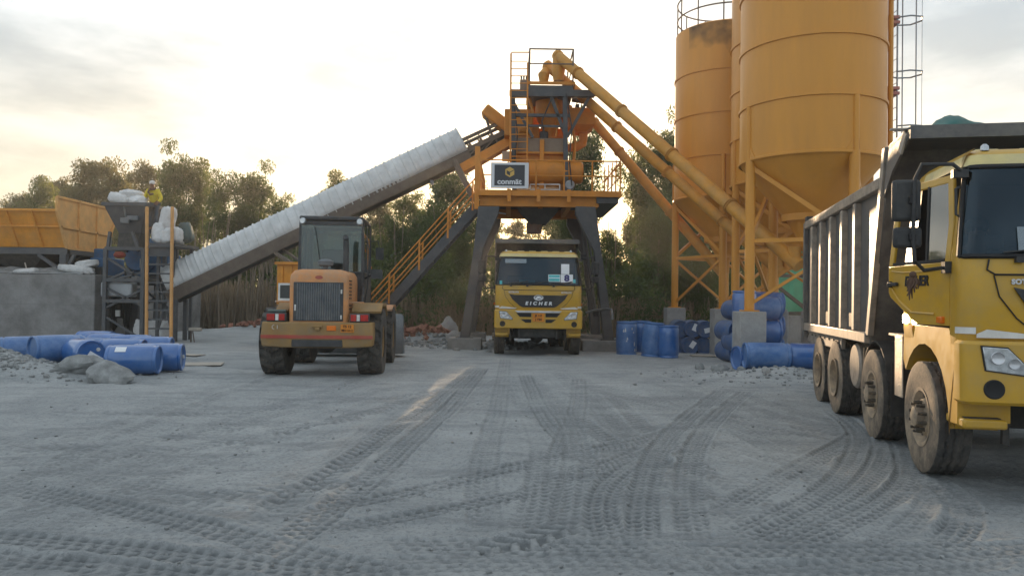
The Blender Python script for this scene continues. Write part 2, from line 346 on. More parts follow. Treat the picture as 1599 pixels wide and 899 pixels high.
def track(pix, w=.27, kind='rib', depth=.024, amp=.024, per=.105, strength=1.):
    """one tyre print stamped into the dust; pix = where it runs, as picked on the ground"""
    pts = np.array([[G(*p).x, G(*p).y] for p in pix])
    for _ in range(3):                      # corner cutting
        q = [pts[0]]
        for a, c in zip(pts[:-1], pts[1:]): q += [a * .75 + c * .25, a * .25 + c * .75]
        pts = np.array(q + [pts[-1]])
    x0, x1 = pts[:, 0].min() - .5, pts[:, 0].max() + .5; y0, y1 = pts[:, 1].min() - .5, pts[:, 1].max() + .5
    jx = np.where((xs > x0) & (xs < x1))[0]; jy = np.where((ys > y0) & (ys < y1))[0]
    if not len(jx) or not len(jy): return
    sl_ = np.s_[jy[0]:jy[-1] + 1, jx[0]:jx[-1] + 1]; xx = X[sl_]; yy = Y[sl_]
    bd = np.full(xx.shape, 9.); bt = np.zeros(xx.shape); bs = np.zeros(xx.shape); acc = 0.
    for a, c in zip(pts[:-1], pts[1:]):
        d = c - a; ln = math.hypot(*d)
        if ln < 1e-6: continue
        d = d / ln; u = (xx - a[0]) * d[0] + (yy - a[1]) * d[1]; t = (xx - a[0]) * -d[1] + (yy - a[1]) * d[0]
        uc = np.clip(u, 0, ln); dd = np.hypot(u - uc, t); k = dd < bd
        bd[k] = dd[k]; bt[k] = (np.sign(t) * dd)[k]; bs[k] = (acc + uc)[k]; acc += ln
    hw = w / 2; m = np.clip((hw - bd) / .02, 0, 1); e = np.clip(np.minimum(bs, acc - bs) / .5, 0, 1); m = m * e
    wob = fbm(xx, yy, 5, 2, 2.)
    m = m * np.clip(1.0 + 1.3 * wob + .7 * fbm(xx, yy, 8, 3, 6.), .12, 1) * strength
    tn = bt / hw
    if kind == 'rib':
        g = np.maximum.reduce([np.exp(-((tn - c + .05 * np.sign(np.sin(bs * 2 * PI / per))) / .085) ** 2) for c in (-.55, 0., .55)])
        lug = (np.abs(tn) > .68) * (np.sin(bs * 2 * PI / per) > .1)
        row = np.floor((tn + 1) * 2); bar = np.clip(1.6 * np.sin((bs + .03 * row + .012 * np.abs(tn)) * 2 * PI / per), -1, 1) * .5 + .5
        pat = amp * np.maximum(.95 * g, .75 * bar * (np.abs(tn) < .97))
    else:
        ph = np.sin((bs + np.abs(tn) * .10) * 2 * PI / (per * 1.5) + (tn > 0) * 1.6)
        pat = amp * .9 * np.clip(ph * 2.0, -.4, 1) * (np.abs(tn) > .06)
    berm = .010 * np.exp(-((bd - hw - .02) / .025) ** 2) * e * strength
    pat = pat + amp * .55 * fbm(tn * 2.2 + 50, bs * .25 + 50, 11, 3, 2.)
    base = H[sl_]; sm = gbase(xx, yy) + .055 * fbm(xx, yy, 1, 3, .35)
    H[sl_] = base * (1 - m) + m * (sm - depth + pat) + berm
    TRK[sl_] = np.maximum(TRK[sl_] * (1 - .5 * m), m)
    low = np.clip(1 - pat / (amp * .75), 0, 1); PRESS_SHADE[sl_] = PRESS_SHADE[sl_] * (1 - m) + m * low  # mask of tread lows: compacted dust with groove shade added
gt = random.Random(21)
for k in range(22):          # older prints fanning out from the loading bay
    x0_ = gt.uniform(-300, 1750); x1_ = 800 + (x0_ - 800) * gt.uniform(.05, .35) + gt.uniform(-120, 160); y0_ = gt.uniform(700, 905)
    pts_ = [(x0_, y0_), (x0_ * .5 + x1_ * .5 + gt.uniform(-90, 90), y0_ * .4 + 620 * .6), (x1_, gt.uniform(575, 620))]
    for dx in (0, gt.uniform(40, 110)): track([(px + dx * (py - 500) / 300, py) for px, py in pts_], w=gt.choice((.24, .28)), kind=gt.choice(('rib', 'lug', 'rib')), strength=gt.uniform(.2, .5), depth=.012, amp=.014, per=gt.choice((.08, .095, .11)))
for k in range(22):          # old faint prints all over the yard
    a = (gt.uniform(-250, 1700), gt.uniform(600, 880)); an = gt.choice((gt.uniform(-.25, .25), gt.uniform(-.9, .9))); ln = gt.uniform(250, 650)
    track([a, (a[0] + ln * .5, a[1] + ln * .5 * an * .35 + gt.uniform(-10, 10)), (a[0] + ln, max(575, a[1] + ln * an * .35))], w=gt.choice((.24, .28, .32)), kind=gt.choice(('rib', 'lug', 'rib')), strength=gt.uniform(.2, .45), depth=.012, amp=.014, per=gt.choice((.08, .10, .12)))
for pix, kw in (
    ([(60, 640), (300, 650), (560, 625), (760, 600)], dict(w=.3, kind='lug', strength=.45)),
    ([(100, 720), (330, 690), (560, 650), (700, 610)], dict(w=.35, kind='lug', strength=.5)),
    ([(820, 585), (850, 650), (890, 700), (1010, 800)], dict(w=.3, strength=.8)),
    ([(905, 590), (905, 640), (880, 700), (850, 800)], dict(w=.3, strength=.7)),
    ([(900, 650), (960, 700), (1100, 740)], dict(w=.3, kind='lug', strength=.6)),
    ([(755, 575), (700, 640), (600, 730), (470, 830), (380, 890)], dict(w=.30, strength=1)),
    ([(742, 575), (660, 640), (545, 720), (400, 810)], dict(w=.28, kind='lug', strength=.8)),
    ([(790, 560), (780, 640), (750, 740), (760, 830)], dict(w=.3, strength=.5)),
    ([(0, 755), (200, 800), (420, 850), (560, 885), (700, 899)], dict(w=.3, strength=.9)),
    ([(0, 730), (260, 760), (480, 800), (620, 830)], dict(w=.26, strength=.5)),
    ([(-80, 835), (200, 860), (420, 885), (700, 905)], dict(w=.28, strength=1, amp=.016)),
    ([(-80, 868), (200, 893), (420, 915)], dict(w=.28, strength=1, amp=.016)),
    ([(420, 815), (640, 765), (830, 725), (1010, 690), (1100, 660)], dict(w=.27, strength=1)),
    ([(480, 830), (720, 790), (900, 745), (1020, 700)], dict(w=.24, strength=1)),
    ([(820, 845), (840, 790), (850, 700)], dict(w=.30, strength=.6)),
    ([(880, 845), (895, 770), (905, 700), (880, 640)], dict(w=.30, strength=.6)),
    ([(955, 850), (935, 790), (950, 750), (1000, 722)], dict(w=.26, strength=1)),
    ([(1005, 850), (1003, 770), (1025, 700), (1090, 640), (1130, 610)], dict(w=.27, strength=1)),
    ([(1088, 850), (1072, 770), (1080, 700), (1130, 640), (1170, 610)], dict(w=.27, strength=1)),
    ([(1100, 810), (1220, 745), (1310, 700), (1360, 670)], dict(w=.28, strength=1)),
    ([(1110, 845), (1250, 790), (1330, 735), (1350, 680), (1300, 640)], dict(w=.28, strength=.9)),
    ([(1150, 850), (1290, 795), (1370, 740), (1385, 690)], dict(w=.27, strength=1)),
    ([(1210, 855), (1350, 800), (1425, 750), (1415, 705), (1395, 680)], dict(w=.28, strength=1)),
    ([(1440, 865), (1505, 820), (1505, 780), (1440, 738)], dict(w=.28, strength=1)),
    ([(1300, 870), (1420, 820), (1460, 770), (1430, 735)], dict(w=.2, strength=.5)),
    ([(560, 850), (760, 845), (980, 852), (1250, 858), (1700, 850)], dict(w=.32, strength=.8)),
    ([(500, 885), (800, 868), (1100, 880), (1400, 895)], dict(w=.34, kind='rib', strength=.5)),
    ([(700, 860), (830, 835), (920, 805)], dict(w=.3, kind='lug', strength=.9)),
    ([(1050, 900), (1300, 885), (1650, 862)], dict(w=.34, kind='rib', strength=.6)),
    ([(250, 780), (420, 770), (640, 740)], dict(w=.3, kind='lug', strength=.5)),
    ([(-20, 700), (200, 690), (420, 660)], dict(w=.35, kind='lug', strength=.4)),
): track(pix, **kw)
ny, nx = H.shape
me = bpy.data.meshes.new('ground'); me.vertices.add(nx * ny)
co = np.stack([X.ravel(), Y.ravel(), H.ravel()], 1).astype(np.float32); me.vertices.foreach_set('co', co.ravel())
i = np.arange((ny - 1) * (nx - 1)); r_, c_ = i // (nx - 1), i % (nx - 1); a = r_ * nx + c_
q = np.stack([a, a + 1, a + nx + 1, a + nx], 1).astype(np.int32)
me.loops.add(q.size); me.loops.foreach_set('vertex_index', q.ravel()); me.polygons.add(len(q))
me.polygons.foreach_set('loop_start', np.arange(0, q.size, 4, dtype=np.int32)); me.update(calc_edges=True)
at = me.attributes.new('trk', 'FLOAT', 'POINT'); at.data.foreach_set('value', TRK.ravel().astype(np.float32))
at = me.attributes.new('pressed_shade', 'FLOAT', 'POINT'); at.data.foreach_set('value', PRESS_SHADE.ravel().astype(np.float32))
heap = np.exp(-(((X - 5.7) / 1.5) ** 2 + ((Y - 16.8) / .8) ** 2)) + .8 * np.exp(-(((X + 6.5) / 2.6) ** 2 + ((Y - 16.5) / .5) ** 2))
at = me.attributes.new('spill', 'FLOAT', 'POINT'); at.data.foreach_set('value', heap.ravel().astype(np.float32))
me.shade_smooth()
gm = bpy.data.materials.new('ground_dust'); gm.use_nodes = True; nt = gm.node_tree; L = nt.links.new; bs_ = nt.nodes['Principled BSDF']; bs_.inputs['Roughness'].default_value = .92; bs_.inputs['Specular IOR Level'].default_value = .25
tc = nd(nt, 'ShaderNodeTexCoord'); src = tc.outputs['Object']
def noise(scale, det=6, rough=.6, sc3=None):
    n = nd(nt, 'ShaderNodeTexNoise'); n.inputs['Scale'].default_value = scale; n.inputs['Detail'].default_value = det; n.inputs['Roughness'].default_value = rough
    if sc3:
        m_ = nd(nt, 'ShaderNodeMapping'); m_.inputs['Scale'].default_value = sc3; L(src, m_.inputs[0]); L(m_.outputs[0], n.inputs['Vector'])
    else: L(src, n.inputs['Vector'])
    return n.outputs[0]
def rng_(o, a, b_, c, d):
    m_ = nd(nt, 'ShaderNodeMapRange'); 
    for k, v_ in zip((1, 2, 3, 4), (a, b_, c, d)): m_.inputs[k].default_value = v_
    L(o, m_.inputs[0]); return m_.outputs[0]
def mixc(f, a, b_, blend='MIX'):
    m_ = nd(nt, 'ShaderNodeMix', data_type='RGBA', blend_type=blend)
    for k, v_ in ((0, f), (6, a), (7, b_)):
        if isinstance(v_, (tuple, float, int)): m_.inputs[k].default_value = v_ if not isinstance(v_, tuple) else (*v_, 1)
        else: L(v_, m_.inputs[k])
    return m_.outputs[2]
c = mixc(rng_(noise(.55, 7, .65, (1, .7, 1)), .35, .65, 0, 1), (.285, .30, .302), (.455, .462, .452))
c = mixc(rng_(noise(3.2, 8, .7), .45, .75, 0, .6), c, (.44, .445, .435))
c = mixc(rng_(noise(24, 6, .75), .49, .64, 0, .6), c, (.15, .16, .165))
c = mixc(rng_(noise(80, 4, .7), .5, .66, 0, .6), c, (.46, .47, .47))
c = mixc(rng_(noise(1.3, 8, .75, (.45, 1.7, 1)), .49, .62, 0, .5), c, (.20, .212, .217))
ta = nd(nt, 'ShaderNodeAttribute', attribute_name='trk'); c = mixc(rng_(ta.outputs['Fac'], 0, 1, 0, .14), c, (.20, .21, .213))
pa = nd(nt, 'ShaderNodeAttribute', attribute_name='pressed_shade'); c = mixc(rng_(pa.outputs['Fac'], 0, 1, 0, .78), c, (.12, .13, .134))  # paints groove shade into the colour of the compacted tread lows
sa = nd(nt, 'ShaderNodeAttribute', attribute_name='spill')
mul = nd(nt, 'ShaderNodeMath', operation='MULTIPLY'); L(sa.outputs['Fac'], mul.inputs[0]); L(rng_(noise(1.6, 8, .7), .42, .6, 0, 1), mul.inputs[1]); c = mixc(mul.outputs[0], c, (.50, .50, .49))
L(c, bs_.inputs['Base Color'])
bp = nd(nt, 'ShaderNodeBump'); bp.inputs['Strength'].default_value = .9; bp.inputs['Distance'].default_value = .022
ad = nd(nt, 'ShaderNodeMath', operation='ADD'); L(noise(60, 6, .75), ad.inputs[0]); L(noise(19, 6, .7, (.6, 1, 1)), ad.inputs[1]); L(ad.outputs[0], bp.inputs['Height']); L(bp.outputs[0], bs_.inputs['Normal'])
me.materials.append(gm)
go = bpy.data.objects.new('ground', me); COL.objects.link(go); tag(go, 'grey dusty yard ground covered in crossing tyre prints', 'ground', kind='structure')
HG = H; XS = xs; YS = ys
def gh(x, y):
    """real ground height at a point"""
    return float(HG[min(np.searchsorted(YS, y), len(YS) - 1), min(np.searchsorted(XS, x), len(XS) - 1)])
# ------------------------------------------------------------ loose stones
def rock_verts(r, g, n=7, k=5):
    m = MB(); m.ball((0, 0, 0), 1, n, k); vs = []
    ax = V((g.uniform(.7, 1.3), g.uniform(.7, 1.3), g.uniform(.5, .9)))
    h = {}
    for p in m.v:
        key = tuple(round(t, 3) for t in p)
        if key not in h: h[key] = g.uniform(.75, 1.2)
        vs.append((p[0] * r * ax[0] * h[key], p[1] * r * ax[1] * h[key], p[2] * r * ax[2] * h[key]))
    return vs, m.f
g = random.Random(3); mb = MB()
for k in range(4800):
    t = g.random()
    if t < .55: x, y = g.gauss(-10.9, 1.3), g.gauss(15.1, .7); r = g.choice((.012, .016, .02, .025, .03, .03, .045, .06))
    elif t < .63: x, y = g.gauss(6.0, 1.4), g.gauss(16.6, .9); r = g.choice((.01, .015, .02, .03, .045))
    elif t < .72: x, y = g.gauss(-2.2, 1.6), g.gauss(26.8, 1.2); r = g.choice((.04, .07, .1))
    else:
        y = 4.5 + 22 * g.random() ** 1.4; x = g.uniform(-.8, .8) * y; r = g.choice((.005, .006, .007, .009, .012, .018))
    vs, fs = rock_verts(r, g, 6, 3); hz = gh(x, y)
    mb.add([(p[0] + x, p[1] + y, p[2] + hz + r * .3) for p in vs], fs)
tag(mb.build('gravel', 'stone', smooth=60, clean=False), 'loose grey gravel and crushed stone scattered over the yard', 'gravel', kind='stuff')
def rock(px, py, depth, r, squash, seed, label, m='stone_dark', zoff=0.):
    g = random.Random(seed); b = MB(); b.ball((0, 0, 0), 1, 18, 11); h = .9 * fbm(np.array([p[0] * .9 + .8 * p[2] + 9 for p in b.v]), np.array([p[1] * .9 - .6 * p[2] + 9 for p in b.v]), seed, 4, 1.5)
    q = P(px, py, depth); z0 = gz(q.x, q.y) + zoff
    b.v = [(p[0] * r[0] * (1 + .55 * hh), p[1] * r[1] * (1 + .55 * hh), p[2] * r[2] * (1 + .7 * hh) + r[2] * .45) for p, hh in zip(b.v, h)]
    o = b.build('rock', m, None, smooth=32); o.location = (q.x, q.y, z0); o.rotation_euler = (0, squash, g.uniform(-.4, .4)); tag(o, label, 'rock', 'rocks lying in the yard')
rock(170, 595, 14.0, (.42, .3, .24), .12, 4, 'large grey boulder in front of the blue barrel pile, beside the ground track')
rock(122, 585, 14.6, (.42, .3, .22), -.15, 6, 'long flat slab of broken concrete leaning by the left barrel pile')
rock(1092, 572, 18.2, (.12, .1, .11), .1, 7, 'small dark stone at the left end of the grey spill under the silos')
rock(1124, 579, 17.6, (.20, .14, .13), 0, 8, 'wider dark lump in the middle of the grey spill under the silos')
rock(1196, 588, 16.4, (.09, .08, .09), 0, 9, 'small whitish stone in front of the lying barrel by the truck', 'concrete_pale')
rock(1157, 580, 17.2, (.09, .08, .07), 0, 10, 'tiny dark stone between the wide lump and the whitish stone')
rock(700, 497, 29.5, (.35, .3, .55), .1, 12, 'pale upright boulder standing by the tree trunks left of the plant leg', 'concrete_pale')
rock(708, 524, 27.6, (.32, .25, .24), .0, 13, 'pale rubble block beside the left concrete pad of the plant', 'concrete_pale')
# red rubble heaps
g = random.Random(5); mb = MB()
for k in range(420):
    x = g.gauss(-3.4, 1.0) if k < 300 else g.gauss(-9.5, 1.2); y = g.gauss(29.0, .5) if k < 300 else g.gauss(33., .5)
    s = g.uniform(.06, .16); rot = Euler((g.uniform(-1, 1), g.uniform(-1, 1), g.uniform(0, 3))).to_matrix()
    mb.box((x, y, gz(x, y) + g.uniform(0, .18)), (s * 2.0, s * 1.2, s), rot)
tag(mb.build('brick_rubble', 'brick_red', smooth=0), 'heap of reddish broken brick rubble at the foot of the trees', 'rubble', kind='stuff')
# ------------------------------------------------------------ tyres and wheels
def tyre_mesh(name, Rd, W, kind, rin, n=96):
    pr = [(-.5, rin), (-.52, rin + (Rd - rin) * .30), (-.55, rin + (Rd - rin) * .55), (-.53, Rd - .035), (-.50, Rd - .008)]
    K = 25; tr = [(-.48 + .96 * k / (K - 1)) for k in range(K)]
    full = pr + [(t, Rd) for t in tr] + [(-x, r) for x, r in pr[::-1]]
    q = []; np_ = len(full)
    for j in range(n):
        a = 2 * PI * j / n
        for i, (x, r) in enumerate(full):
            if len(pr) <= i < len(pr) + K:
                t = tr[i - len(pr)] * 2
                if kind == 'rib':
                    z = .05 * (1 if (j % 4) < 2 else -1)
                    if min(abs(t - c - z) for c in (-.5, 0, .5)) < .052: r -= .014
                    elif abs(t) > .82 and j % 4 == 0: r -= .010
                elif kind == 'lug':
                    ph = (j + abs(t) * 3 + (2 if t > 0 else 0)) % 4
                    if ph < 1.6 and abs(t) > .10 or abs(t) < .05: r -= .016
                else:   # loader: deep chevron lugs
                    ph = (j + abs(t) * 4 + (4 if t > 0 else 0)) % 8
                    if ph < 3.4: r -= .045
            q.append((x * W, r * math.cos(a), r * math.sin(a)))
    fs = [(j * np_ + i, j * np_ + i + 1, ((j + 1) % n) * np_ + i + 1, ((j + 1) % n) * np_ + i) for j in range(n) for i in range(np_ - 1)]
    b = MB(); b.add(q, fs); me = b.mesh(name, 28); me.materials.append(M['rubber']); me.materials.append(M['sidewall'])
    for p in me.polygons:
        if abs(p.center.x) > W * .495 and kind != 'loader': p.material_index = 1
    return me
def rim_mesh(kind, rin):
    b = MB(); ax = (-1, 0, 0)
    if kind == 'front':
        b.lathe([(rin + .005, .13), (rin + .012, .145), (rin - .02, .14), (rin - .05, .10), (rin - .075, .075), (.175, .10), (.165, .125), (.10, .13), (.095, .20), (.055, .215), (0, .215)], (0, 0, 0), ax, 40)
    else:
        b.lathe([(rin + .005, .15), (rin + .012, .165), (rin - .02, .16), (rin - .03, .02), (rin - .07, -.03), (.17, -.06), (.13, -.05), (.125, .06), (.08, .09), (0, .09)], (0, 0, 0), ax, 40)
    me = b.mesh('rim', 30); me.materials.append(M['rim_dusty']); return me
def hub_mesh(kind):
    b = MB(); z = .12 if kind == 'front' else -.05
    for k in range(10):
        a = 2 * PI * k / 10; y, w_ = .138 * math.cos(a), .138 * math.sin(a)
        b.rod((-z, y, w_), (-z - .05, y, w_), .021, 6); 
        if kind == 'front': b.rod((-z - .05, y, w_), (-z - .085, y, w_), .015, 8)
    if kind == 'front':
        for k in range(8):
            a = 2 * PI * (k + .5) / 8; y, w_ = .205 * math.cos(a), .205 * math.sin(a); b.rod((-.083, y, w_), (-.098, y, w_), .022, 10)
    me = b.mesh('wheel_nuts', 30); me.materials.append(M['hub_black']); return me
TY_F = tyre_mesh('front_tyre', .53, .275, 'rib', .265); TY_R = tyre_mesh('drive_tyre', .53, .27, 'lug', .265)
RM_F = rim_mesh('front', .27); RM_R = rim_mesh('rear', .27); HB_F = hub_mesh('front'); HB_R = hub_mesh('rear')
def wheel(root, x, y, z, kind, flip, tms, rm, hb):
    e = sub('wheel', root, (x, y, z), (random.uniform(0, 6), 0, 0)); e.rotation_euler = (random.uniform(0, 6.2), 0, PI if flip else 0)
    for dx in ((0,) if kind == 'front' else (0, .33)):
        t = bpy.data.objects.new('tyre', tms); COL.objects.link(t); t.parent = e; t.location = (dx, 0, 0)
    r = bpy.data.objects.new('rim', rm); COL.objects.link(r); r.parent = e
    h = bpy.data.objects.new('hub', hb); COL.objects.link(h); h.parent = e
    return e
# ------------------------------------------------------------ tipper truck (local frame: front faces -y, front axle at y=0)
def plan(z, hw, yf, yr, rc=.12):
    """half-open ring of points: right-rear -> rear -> left side -> front -> right side"""
    pts = [(hw, yr), (-hw, yr), (-hw, .33), (-hw, -.74)]
    for k in range(5):
        a = PI + PI / 2 * k / 4; pts.append((-hw + rc + rc * math.cos(a), yf + rc + rc * math.sin(a)))
    pts += [(-.35, yf - .015), (.35, yf - .015)]
    for k in range(5):
        a = 1.5 * PI + PI / 2 * k / 4; pts.append((hw - rc + rc * math.cos(a), yf + rc + rc * math.sin(a)))
    pts += [(hw, -.74), (hw, .33)]
    return [(x, y, z) for x, y in pts]
CABZ = [(1.22, 1.2, -.965), (1.36, 1.215, -.995), (1.86, 1.215, -.995), (2.00, 1.21, -.97), (2.80, 1.12, -.83), (2.90, 1.09, -.77), (2.965, 1.02, -.64)]
def cab_at(z):
    for (z0, h0, y0), (z1, h1, y1) in zip(CABZ, CABZ[1:]):
        if z0 <= z <= z1:
            t = (z - z0) / (z1 - z0); return h0 + (h1 - h0) * t, y0 + (y1 - y0) * t
    return CABZ[-1][1:] if z > CABZ[-1][0] else CABZ[0][1:]
def on_front(x, z, out=.0):
    h, y = cab_at(z); return (x, y - .015 - out, z)
def make_truck(root, door_open=0., right_open=0.):
    T = root
    kw = dict(world=False)
    # cab shell (left side door opening: col 2; right side: last-but-one col)
    b = MB(); secs = [plan(z, h, y, .62 if z < 2.9 else .5) for z, h, y in CABZ]; n = len(secs[0])
    def skip(i, j):
        if i < 4 and j == 2: return True
        if i < 4 and j == n - 2: return True
        if i == 3 and 5 <= j <= 13: return True
        return False
    b.loft(secs, skip); 
    cab = b.build('cab', 'truck_yellow', T, smooth=40, **kw)
    # ribbed cream roof
    b = MB()
    for x0 in (-.85, -.5, -.17, .17, .5, .85):
        b.box((x0, -.03, 2.968), (.20, 1.0, .05))
    b.box((0, -.06, 2.95), (2.02, 1.1, .03)); b.build('roof', 'cream_roof', cab, bevel=.02, **kw)
    b = MB()
    b.loft([plan(z, h + .004, y - .004, .0) for z, h, y in CABZ[4:6]], lambda i, j: j in (0, 1)); b.build('roof_band', 'cream_roof', cab, **kw)
    # interior
    b = MB(); b.bb((-1.15, .55, 1.25), (1.15, .60, 2.85)); b.bb((-1.15, -.9, 1.24), (1.15, .6, 1.28)); b.bb((-1.10, -.90, 1.28), (1.10, -.55, 1.95)); b.bb((-1.04, -.68, 2.82), (1.04, .55, 2.85))
    b.build('cab_lining', 'interior', cab, **kw)
    for sx in (-1, 1):
        b = MB(); b.bb((sx * .62 - .25, -.25, 1.35), (sx * .62 + .25, .25, 1.5)); b.prism([(.2, 1.5), (.32, 1.5), (.45, 2.3), (.34, 2.3)], 'x', sx * .62 - .24, sx * .62 + .24)
        b.build('seat', 'seat_grey', cab, bevel=.03, **kw)
    b = MB(); c0 = V((-.62, -.45, 1.95)); axv = V((0, .8, .6)).normalized(); s_, u_, _ = frame(axv)
    b.tube([c0 + (s_ * math.cos(t) + u_ * math.sin(t)) * .22 for t in [2 * PI * k / 20 for k in range(20)]], .016, 6, closed=True); b.rod(c0, c0 - axv * .3, .025); b.beam(c0 - s_ * .2, c0 + s_ * .2, .03)
    b.build('steering_wheel', 'black_plastic', cab, **kw)
    # windscreen with rubber gasket
    def fr(z, ext, out): h, y = cab_at(z); pl = plan(z, h, y, 0); return [(p[0] + (ext if p[0] > 0 else -ext) * 0, p[1] - out, p[2]) for p in pl[5:15]]
    b = MB(); rows = [fr(z, 0, .006) for z in (2.03, 2.2, 2.4, 2.6, 2.77)]
    for i in range(4):
        for j in range(9): b.add([rows[i][j], rows[i][j + 1], rows[i + 1][j + 1], rows[i + 1][j]], [(0, 1, 2, 3)])
    ws = b.build('windscreen', 'windscreen', cab, clean=True, smooth=60, **kw)
    rim_ = fr(2.015, 0, .010) + fr(2.785, 0, .010)[::-1]
    b = MB(); b.tube(rim_, .022, 6, closed=True); b.build('windscreen_seal', 'gasket', ws, **kw)
    # wipers
    for x0, x1 in ((-.78, -.30), (-.32, .28), (.42, .95)):
        b = MB(); b.rod(on_front(x0, 1.99, .03), on_front(x1, 2.12, .03), .012, 6); b.rod(on_front(x0 - .12, 2.045, .035), on_front(x0 + .5, 2.10, .035), .008, 6); b.box(on_front(x0, 1.985, .02), (.06, .05, .05)); b.build('wiper', 'black_plastic', cab, **kw)
    # front panel seam, grille, badge, lettering
    b = MB(); b.tube([on_front(x, z, .001) for x, z in ((-1.0, 1.985), (-1.02, 1.90), (-.96, 1.86), (.96, 1.86), (1.02, 1.90), (1.0, 1.985))], .008, 6)
    b.tube([on_front(x, z, .001) for x, z in ((-.97, 1.855), (-.93, 1.68), (-.80, 1.50), (-.66, 1.38))], .006, 6); b.tube([on_front(x, z, .001) for x, z in ((.97, 1.855), (.93, 1.68), (.80, 1.50), (.66, 1.38))], .006, 6)
    b.build('panel_seam', 'gasket', cab, **kw)
    b = MB(); yg = -1.015
    gp = [(-.83, 1.755), (-.68, 1.725), (.68, 1.725), (.83, 1.755), (.73, 1.60), (.52, 1.42), (.44, 1.385), (-.44, 1.385), (-.52, 1.42), (-.73, 1.60)]
    b.prism(gp, 'y', yg, yg - .018); gr = b.build('grille', 'black_plastic', cab, bevel=.004, **kw)
    for k in range(6):
        b = MB(); z = 1.46 + .045 * k; b.beam((-.55 - .03 * k, yg - .019, z), (.55 + .03 * k, yg - .019, z), .006, .006); b.build('grille_slat', 'gasket', gr, **kw)
    b = MB(); b.lathe([(.001, 0), (.062, 0), (.075, .006), (.09, .012), (.095, .006), (.095, 0)], (0, yg - .018, 1.655), (0, -1, 0), 28)
    b.v = [(x * 1.45, y, 1.655 + (z - 1.655) * .85) for x, y, z in b.v]; em = b.build('badge', 'silver', gr, **kw)
    b = MB()     # a horse-head like emblem
    b.prism([(-.09, 1.61), (-.075, 1.655), (-.03, 1.695), (.02, 1.70), (.075, 1.66), (.085, 1.625), (.05, 1.635), (.035, 1.66), (.03, 1.62), (-.02, 1.64), (-.04, 1.61)], 'y', yg - .026, yg - .034); b.build('emblem', 'paper_white', em, **kw)
    text('EICHER', .125, (0, yg - .021, 1.49), (R(90), 0, 0), 'paper_white', gr, sx=1.15, shear=.18, bold=.006, spacing=1.75)
    text('SOTELUTE', .055, (-.70, -1.014, 1.80), (R(90), 0, 0), 'silver', cab, bold=.003, spacing=1.05, sx=1.05)
    text('SOTELUTE', .055, (.78, -1.014, 1.80), (R(90), 0, 0), 'silver', cab, bold=.003, spacing=1.05, sx=1.05)
    for s_ in (-1, 1):
        b = MB(); b.prism([(s_ * .60, 1.36), (s_ * 1.02, 1.405), (s_ * 1.10, 1.365), (s_ * 1.10, 1.335), (s_ * .66, 1.335)], 'y', -1.008, -1.022); b.build('front_strip', 'white_paint', cab, **kw)
        b = MB(); b.loft([plan(z, 1.215 + .006, -.995 - .006, .0) for z in (1.365, 1.42)], lambda i, j: j not in ((4, 5, 6, 7) if s_ < 0 else (11, 12, 13, 14))); b.build('side_strip', 'white_paint', cab, **kw)
    b = MB(); b.bb((-1.17, -.95, 1.2), (1.17, -.4, 1.34)); b.build('bumper_gap', 'chassis_black', cab, **kw)
    # bumper
    def bplan(z, hw, yf, rc=.07, yr=-.90):
        pts = [(hw, yr), (-hw, yr)]
        for k in range(5): a = PI + PI / 2 * k / 4; pts.append((-hw + rc + rc * math.cos(a), yf + rc + rc * math.sin(a)))
        for k in range(5): a = 1.5 * PI + PI / 2 * k / 4; pts.append((hw - rc + rc * math.cos(a), yf + rc + rc * math.sin(a)))
        return [(x, y, z) for x, y in pts]
    b = MB(); b.loft([bplan(.79, 1.21, -1.09), bplan(.815, 1.235, -1.11), bplan(1.285, 1.235, -1.09), bplan(1.31, 1.21, -1.07)], None, True, True)
    bm_ = b.build('bumper', 'truck_yellow', T, smooth=30, **kw); yb = -1.105
    b = MB(); b.prism([(-.66, 1.285), (.66, 1.285), (.58, 1.235), (-.58, 1.235)], 'y', yb + .004, yb - .012); b.build('bumper_trim', 'silver', bm_, **kw)
    for s_ in (-1, 1):
        b = MB(); b.prism([(s_ * .62, 1.225), (s_ * .20, 1.225), (s_ * .20, 1.115), (s_ * .52, 1.115)], 'y', yb + .006, yb - .006); b.prism([(s_ * .50, 1.05), (s_ * .20, 1.05), (s_ * .20, .955), (s_ * .36, .955)], 'y', yb + .005, yb - .007); b.build('bumper_vent', 'gasket', bm_, bevel=.006, **kw)
        hp = [(s_ * 1.09, 1.265), (s_ * .90, 1.255), (s_ * .72, 1.07), (s_ * .74, 1.035), (s_ * 1.06, 1.075)]
        cx = sum(p[0] for p in hp) / 5; cz = sum(p[1] for p in hp) / 5
        b = MB(); b.prism([(cx + (x - cx) * 1.06, cz + (z - cz) * 1.09) for x, z in hp], 'y', yb + .008, yb - .004); hl = b.build('headlight', 'gasket', bm_, **kw)
        b = MB(); b.prism(hp, 'y', yb + .004, yb - .012); b.build('headlight_lens', 'lens_clear', hl, bevel=.006, **kw)
        for (hx, hz, hr) in ((.98, 1.175, .05), (.86, 1.13, .042)):
            b = MB(); b.lathe([(0, .002), (hr * .5, .004), (hr * .9, .010), (hr, .016), (hr * 1.06, .012), (hr * 1.06, 0)], (s_ * hx, yb - .012, hz), (0, -1, 0), 18); b.build('reflector', 'silver', hl, **kw)
        b = MB(); b.lathe([(0, .003), (.048, .004), (.06, .008), (.072, .010), (.08, .004), (.08, -.01)], (s_ * 1.0, yb - .002, .92), (0, -1, 0), 22); b.build('fog_lamp', 'gasket', bm_, **kw)
    b = MB(); b.bb((-.165, yb - .018, .985), (.165, yb - .008, 1.215)); pl_ = b.build('number_plate', 'plate_yellow', bm_, **kw)
